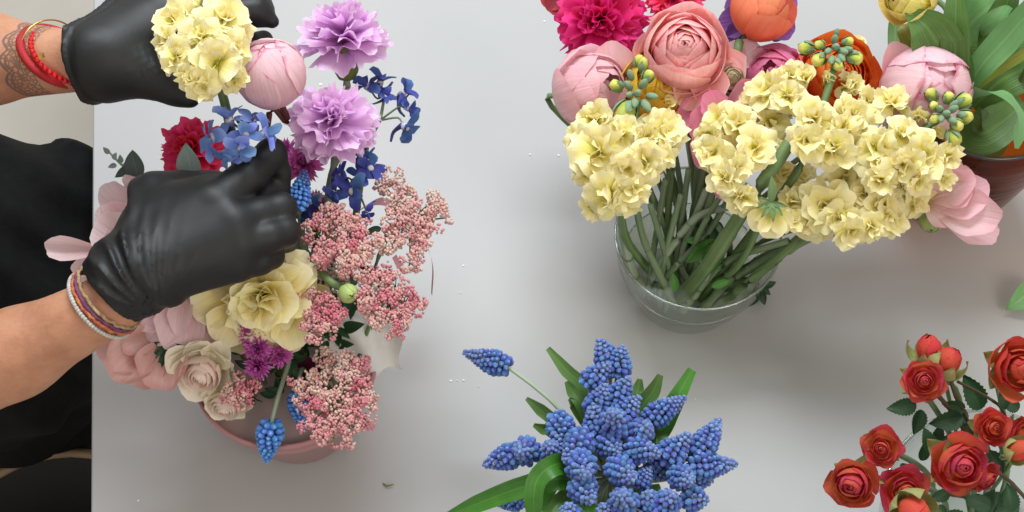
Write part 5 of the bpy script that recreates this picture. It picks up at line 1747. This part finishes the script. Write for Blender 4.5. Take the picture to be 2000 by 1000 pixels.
t1_ = petal_flower("tulipy", "tulip", "pale yellow tulip head cut off by the top edge, with broad green leaves", "tulip", 1768, -8, .26, 55, (-.7, .0, .5), [P_tul], CUP, [at(1860, 40, .25), inamb(.0, .02, .15), inamb(0, 0)], "tulips in the brown vase", 141, sep=False)
tleaf(t1_, [(1850, 260, .16), (1850, 140, .21), (1815, 60, .25), (1770, 22, .26)], [30, 52, 46, 4], M_tleaf, seed=1)
tleaf(t1_, [(1880, 260, .16), (1868, 150, .21), (1866, 60, .25), (1868, -30, .28)], [20, 27, 28, 14], M_tleaf, seed=2)
tleaf(t1_, [(1800, 150, .19), (1785, 92, .21), (1768, 60, .215), (1762, 50, .2)], [14, 22, 16, 3], M_tleafy, seed=3)
tleaf(t1_, [(1765, 180, .17), (1752, 110, .18), (1750, 45, .19), (1765, 10, .2)], [8, 16, 14, 3], M_tleaf, seed=4)
t2_ = thing("tulip", "tulip stem with a bright green leaf spreading at the top right corner", "tulip", inamb(.02, .02), "tulips in the brown vase")
tleaf(t2_, [(1885, 90, .20), (1890, 55, .23), (1925, 20, .26), (1980, -20, .28)], [10, 34, 46, 20], M_tleafb, seed=5, fold=.12)
tleaf(t2_, [(1885, 178, .19), (1915, 130, .22), (1965, 75, .25), (2030, 0, .29)], [12, 26, 30, 20], M_tleafb, seed=6)
tleaf(t2_, [(1925, 110, .19), (1940, 60, .24), (1965, 10, .27), (1985, -40, .29)], [18, 26, 24, 10], M_tleaf, seed=7)
stem(t2_, [inamb(.02, .02), inamb(.02, .03, .15), at(1985, -60, .30)], .004, .004, M_stem)
t3_ = thing("tulip", "tulip stem with a grey green leaf curling over the vase rim", "tulip", inamb(.02, -.01), "tulips in the brown vase")
tleaf(t3_, [(1888, 190, .18), (1920, 178, .215), (1965, 190, .225), (1992, 235, .215), (1985, 290, .20)], [14, 26, 34, 34, 6], M_tleafb, seed=8, fold=.1, nrm=(.3, .5, .8))
tleaf(t3_, [(1890, 185, .18), (1930, 150, .205), (1985, 115, .225), (2040, 80, .24)], [7, 10, 10, 10], M_tleafy, seed=9)
tleaf(t3_, [(1900, 210, .15), (1950, 160, .175), (2010, 130, .19), (2050, 110, .2)], [28, 42, 44, 20], M_tleaf, seed=10)
tleaf(t3_, [(1890, 230, .15), (1915, 260, .16), (1955, 240, .165), (2000, 200, .17)], [30, 44, 40, 20], M_tleaf, seed=11)
tleaf(t3_, [(1870, 260, .13), (1900, 290, .14), (1940, 285, .145), (1970, 262, .15)], [26, 34, 26, 6], M_tleafy, seed=12)
tleaf(t3_, [(1840, 150, .14), (1900, 140, .15), (1960, 120, .16), (2030, 90, .17)], [50, 60, 60, 40], M_tleaf, seed=13)
stem(t3_, [inamb(.02, -.01), inamb(.03, 0, .15), at(2050, 60, .26)], .004, .004, M_stem)
gl = thing("loose_leaf", "single green leaf tip entering from the right edge over the table", "leaf", at(2010, 575, .02))
leaf_on(gl, 2040, 548, .02, 98, 216, .28, M_tleafb, .05, -10, serr=0)

# ------------------------------------------------------------------ grape hyacinths in the tumbler
MB = at(1190, 962, .04)


def mus(label, tip, base, r, hd=0.0, hb=.125, seed=0, via=None):
    tb = Vector((MB.x + (base[0] - 1190) * .00004, MB.y - (base[1] - 940) * .00004, .02))
    sp = ([at(*via)] if via else [at((base[0] * .5 + 1190 * .5), (base[1] * .5 + 950 * .5), .09)]) + [Vector((MB.x + (tb.x - MB.x), tb.y, .078)), tb]
    muscari(label, tip, base, r, hb + hd, hb, sp, seed)


spikes = [
    ("blue hyacinth spike stretched far out at the upper left on a bare stem", (908, 688), (990, 716), 24, .0, .12, (1092, 798, .115)),
    ("topmost hyacinth spike of the blue bunch", (1170, 664), (1192, 712), 26, .012, .125, None),
    ("hyacinth spike right beside the topmost one", (1216, 676), (1205, 732), 25, .012, .128, None),
    ("hyacinth spike just below the topmost pair, leaning up right", (1190, 712), (1150, 752), 27, .012, .13, None),
    ("hyacinth spike below the topmost pair at right, nearly upright", (1228, 738), (1200, 788), 27, .014, .13, None),
    ("hyacinth spike on the bunch's upper middle axis, narrow tip up", (1182, 752), (1160, 808), 26, .016, .13, None),
    ("hyacinth spike at the left flank of the upper column", (1158, 790), (1168, 850), 27, .016, .13, None),
    ("hyacinth spike pointing up right out of the upper column", (1248, 776), (1205, 820), 26, .012, .132, None),
    ("hyacinth spike facing straight up with a pale round tip in the upper column", (1197, 806), (1202, 838), 30, .03, .135, None),
    ("small hyacinth spike facing up just right of the upper column", (1262, 832), (1244, 850), 29, .02, .13, None),
    ("separate hyacinth spike at right in front of the long right leaf", (1338, 776), (1266, 822), 25, .01, .12, None),
    ("hyacinth spike at upper left of the bunch, hanging tip down", (1102, 880), (1090, 815), 27, .006, .128, None),
    ("leftmost low hyacinth spike, pointing left above the long leaf", (945, 908), (1010, 886), 25, -.012, .125, None),
    ("hyacinth spike at left facing the viewer beside the leftmost low one", (1015, 882), (1032, 880), 28, .02, .122, None),
    ("dusky hyacinth spike at left with a violet tip up", (1074, 868), (1078, 892), 26, .022, .122, None),
    ("pale bright hyacinth spike in the centre left, tip down left", (1104, 902), (1142, 852), 29, .006, .138, None),
    ("hyacinth spike with a flower star tip in the very middle", (1208, 884), (1182, 862), 27, .014, .132, None),
    ("hyacinth spike right of the middle, lying towards the right", (1288, 886), (1228, 876), 27, .01, .135, None),
    ("big hyacinth spike right of the middle leaning up right", (1346, 848), (1296, 900), 29, .012, .13, None),
    ("uppermost hyacinth spike of the right flank, tip up", (1406, 820), (1362, 888), 27, .0, .125, None),
    ("rightmost hyacinth spike, pointing right", (1438, 906), (1350, 912), 27, -.006, .125, None),
    ("hyacinth spike facing up with a pale tip below the centre left", (1142, 928), (1132, 902), 30, .024, .138, None),
    ("hyacinth spike below the dark gap in the middle, facing right", (1236, 938), (1202, 912), 29, .018, .138, None),
    ("small hyacinth spike wedged right of the dark middle gap", (1270, 914), (1246, 948), 21, .008, .128, None),
    ("hyacinth spike at the lower left with a pale tip pointing down", (1156, 980), (1132, 946), 29, .012, .138, None),
    ("hyacinth spike at the bottom middle with a round violet tip up", (1210, 968), (1222, 985), 29, .026, .138, None),
    ("hyacinth spike at lower right facing up", (1314, 966), (1296, 992), 29, .02, .136, None),
    ("hyacinth spike low on the right flank with a dusky tip", (1350, 942), (1322, 928), 26, .018, .132, None),
    ("lowest right hyacinth spike, pointing right", (1382, 978), (1340, 972), 27, .006, .13, None),
    ("hyacinth spike at the bottom edge right of the middle", (1262, 962), (1276, 992), 27, .016, .132, None),
    ("hyacinth spike cut by the bottom edge at left beside a leaf", (1108, 986), (1118, 1015), 27, .014, .132, None),
    ("hyacinth spike cut by the bottom edge in the middle", (1178, 986), (1184, 1016), 27, .014, .132, None),
    ("hyacinth spike cut by the bottom edge at right", (1320, 994), (1300, 1025), 27, .014, .132, None),
    ("drooping hyacinth spike half hidden under the long left leaf", (968, 984), (1022, 978), 18, -.02, .10, None),
    ("dark hyacinth spike in shade deep on the right flank", (1390, 938), (1345, 930), 26, -.01, .115, None),
    ("hyacinth spike filling the right side behind the big leaning one", (1300, 935), (1272, 905), 27, .0, .12, None),
    ("hyacinth spike cut by the bottom edge at far right", (1262, 1004), (1240, 1030), 27, .01, .13, None),
]
for i, (lab, tip, base, r, hd, hb, via) in enumerate(spikes):
    mus(lab, tip, base, r, hd, hb, 500 + i, via)

hl = thing("hyacinth_leaves", "long dark green strap leaves fanning out round the blue hyacinth bunch", "leaves", Vector((MB.x, MB.y, .02)))
leafs = [([(1190, 930, .08), (1145, 770, .11), (1105, 722, .12), (1070, 680, .13)], [8, 13, 13, 5], M_tleaf), ([(1170, 900, .08), (1140, 800, .11), (1118, 765, .115), (1106, 745, .12)], [8, 13, 12, 4], M_tleaf),
         ([(1160, 900, .08), (1085, 825, .10), (1055, 800, .105), (1028, 778, .11)], [8, 12, 12, 4], M_tleaf), ([(1160, 910, .08), (1080, 845, .095), (1060, 838, .1), (1042, 830, .105)], [8, 12, 11, 4], M_tleaf),
         ([(1200, 900, .08), (1250, 800, .11), (1275, 765, .12), (1290, 732, .13)], [8, 15, 15, 6], M_tleaf), ([(1200, 900, .08), (1238, 790, .11), (1246, 760, .115), (1250, 740, .12)], [8, 12, 12, 5], M_tleaf),
         ([(1210, 920, .07), (1285, 850, .10), (1315, 790, .12), (1352, 722, .135)], [9, 18, 19, 9], M_leaf), ([(1220, 920, .08), (1270, 860, .11), (1285, 852, .115), (1305, 852, .12)], [8, 14, 13, 5], M_tleaf),
         ([(1160, 960, .08), (1100, 935, .13), (1010, 955, .12), (930, 985, .10), (868, 1010, .09)], [16, 22, 21, 17, 6], M_leaf), ([(1130, 905, .10), (1085, 908, .14), (1050, 935, .14), (1042, 980, .13), (1045, 1030, .11)], [16, 22, 20, 18, 10], M_leaf),
         ([(1150, 980, .08), (1115, 930, .11), (1080, 945, .12), (1060, 1000, .12)], [10, 15, 15, 8], M_leaf), ([(1160, 970, .08), (1120, 960, .11), (1090, 985, .12), (1060, 1030, .12)], [10, 16, 16, 8], M_tleaf),
         ([(1160, 940, .09), (1140, 960, .13), (1150, 1000, .14), (1170, 1040, .13)], [10, 15, 17, 10], M_leaf), ([(1190, 900, .08), (1130, 805, .105), (1122, 790, .11), (1112, 778, .115)], [8, 11, 10, 4], M_tleaf),
         ([(1190, 930, .08), (1215, 900, .11), (1225, 905, .12), (1250, 925, .12)], [10, 14, 13, 6], M_tleaf), ([(1200, 940, .08), (1235, 960, .10), (1260, 960, .11), (1290, 950, .12)], [10, 15, 14, 6], M_tleaf)]
for i, (pp, ww, m_) in enumerate(leafs):
    tleaf(hl, pp, ww, m_, fold=.35, wave=.02, seed=20 + i)

# ------------------------------------------------------------------ spray roses


def inrose(dx=0, dy=0, z=.03):
    return Vector((rc_.x + dx, rc_.y + dy, z))


RS = [("red spray rose below the two orange buds, highest of the group", 1804, 744, .185, 47, (-.1, .1, 1), P_red),
      ("large orange red rose cut off by the right edge", 1990, 720, .19, 58, (.15, .0, 1), P_redor),
      ("red rose at left of the group with one long pointed sepal", 1722, 876, .165, 43, (-.35, .1, .9), P_red),
      ("lowest left rose of the group with a scarlet heart", 1664, 945, .16, 50, (-.4, -.1, .9), P_red),
      ("dark crinkled rose at the bottom right of the lowest left one", 1768, 958, .155, 52, (-.05, -.1, 1), P_red),
      ("widest open red rose in the middle of the group", 1876, 910, .18, 60, (0, 0, 1), P_red),
      ("small orange rose above the widest open one", 1940, 836, .175, 42, (.1, .1, 1), P_redor),
      ("rose in shade at the right edge beside the small orange one", 1998, 850, .15, 38, (.5, 0, .8), P_redor),
      ("red rose in half shade under the widest open one", 1925, 935, .15, 40, (.5, -.5, .7), P_red)]
for i, (lab, u, v, h, r, face, m_) in enumerate(RS):
    rt = petal_flower("srose%d" % (i % 4), "spray_rose", lab, "rose", u, v, h, r * (.87 if i % 2 else .78), face, [m_], ROSE_TIGHT if i % 2 else ROSE, [at(u * .55 + 1930 * .45, v * .5 + 985 * .5, .11), inrose((u - 1900) * .0002, (940 - v) * .0002)],
                      "orange red spray roses", 700 + i, sepmat=M_sepal, seplen=1.25, sepa=(-25, 35), stem_r=.0026, stem_mat=M_stemd, jit=11)
for lab, u, v, r, face in (("closed orange rosebud with striped sepals, left of its twin", 1814, 682, 23, (-.1, .9, .5)), ("closed coral rosebud with curling sepals at the top of the roses", 1850, 706, 24, (.35, .8, .5)),
                           ("half open orange bud at the bottom edge below the dark rose", 1785, 1000, 28, (.1, -.2, 1)), ("small rosebud at the right edge above the lower leaves", 1992, 880, 20, (.5, .4, .7))):
    rt = petal_flower("rbud", "rosebud", lab, "rosebud", u, v, .18, r, face, [petal_mat("rosebud_coral", [(0, "#dd8a4c"), (.5, "#df5f45"), (1, "#d24a42")])], BUD, [at(u * .7 + 1930 * .3, v * .75 + 985 * .25, .14), inrose(0, .02)],
                      "orange rosebuds", int(u), sepmat=M_sepal, seplen=3.1, sepa=(-15, 118), stem_r=.002, squash=1.35, core=(P_redor, .8, .1))
rl = thing("rose_foliage", "dark serrated rose leaves and thorny stems under the spray roses", "foliage", inrose(0, 0))
for u, v, L_, a_ in ((1790, 790, 62, 188), (1800, 800, 52, 250), (1915, 800, 80, 118), (1890, 805, 66, 205), (1885, 800, 50, 165), (1880, 815, 70, 190), (1820, 885, 55, 108), (1870, 850, 40, 200), (1960, 800, 40, 100), (1985, 905, 50, 100),
                     (1950, 960, 60, 250), (1980, 950, 56, 230), (1905, 965, 50, 300), (1990, 985, 60, 200), (1935, 990, 60, 160), (1960, 900, 50, 60), (1840, 985, 50, 250), (1855, 960, 46, 200), (1800, 900, 40, 80), (1900, 820, 55, 240),
                     (1930, 880, 55, 300), (1850, 1000, 60, 330), (1760, 905, 40, 300), (1990, 800, 50, 150), (1975, 1000, 60, 100), (1905, 1000, 60, 50), (1822, 870, 46, 70)):
    leaf_on(rl, u, v, rnd.uniform(.125, .15), L_, a_, .30, M_rleaf, .15, -22, serr=.14, seed=int(u))
for pp, r_ in (([(1850, 690, .17), (1862, 760, .16), (1900, 845, .13), (1930, 930, .10)], 8), ([(1870, 745, .16), (1935, 780, .15), (1960, 805, .14), (1980, 860, .12)], 6), ([(1830, 770, .16), (1856, 800, .15), (1890, 850, .13)], 9),
               ([(1900, 900, .15), (1960, 930, .14), (2010, 980, .12)], 8), ([(1850, 965, .13), (1900, 975, .12), (1950, 1000, .10)], 7)):
    P = [at(*x) for x in pp]
    stem(rl, P, r_ * .5 * mpp(P[0]), None, leaf_mat("stem_brown", "#4a3a26", "#6b6038", "#5a4c30"), knob=.15)
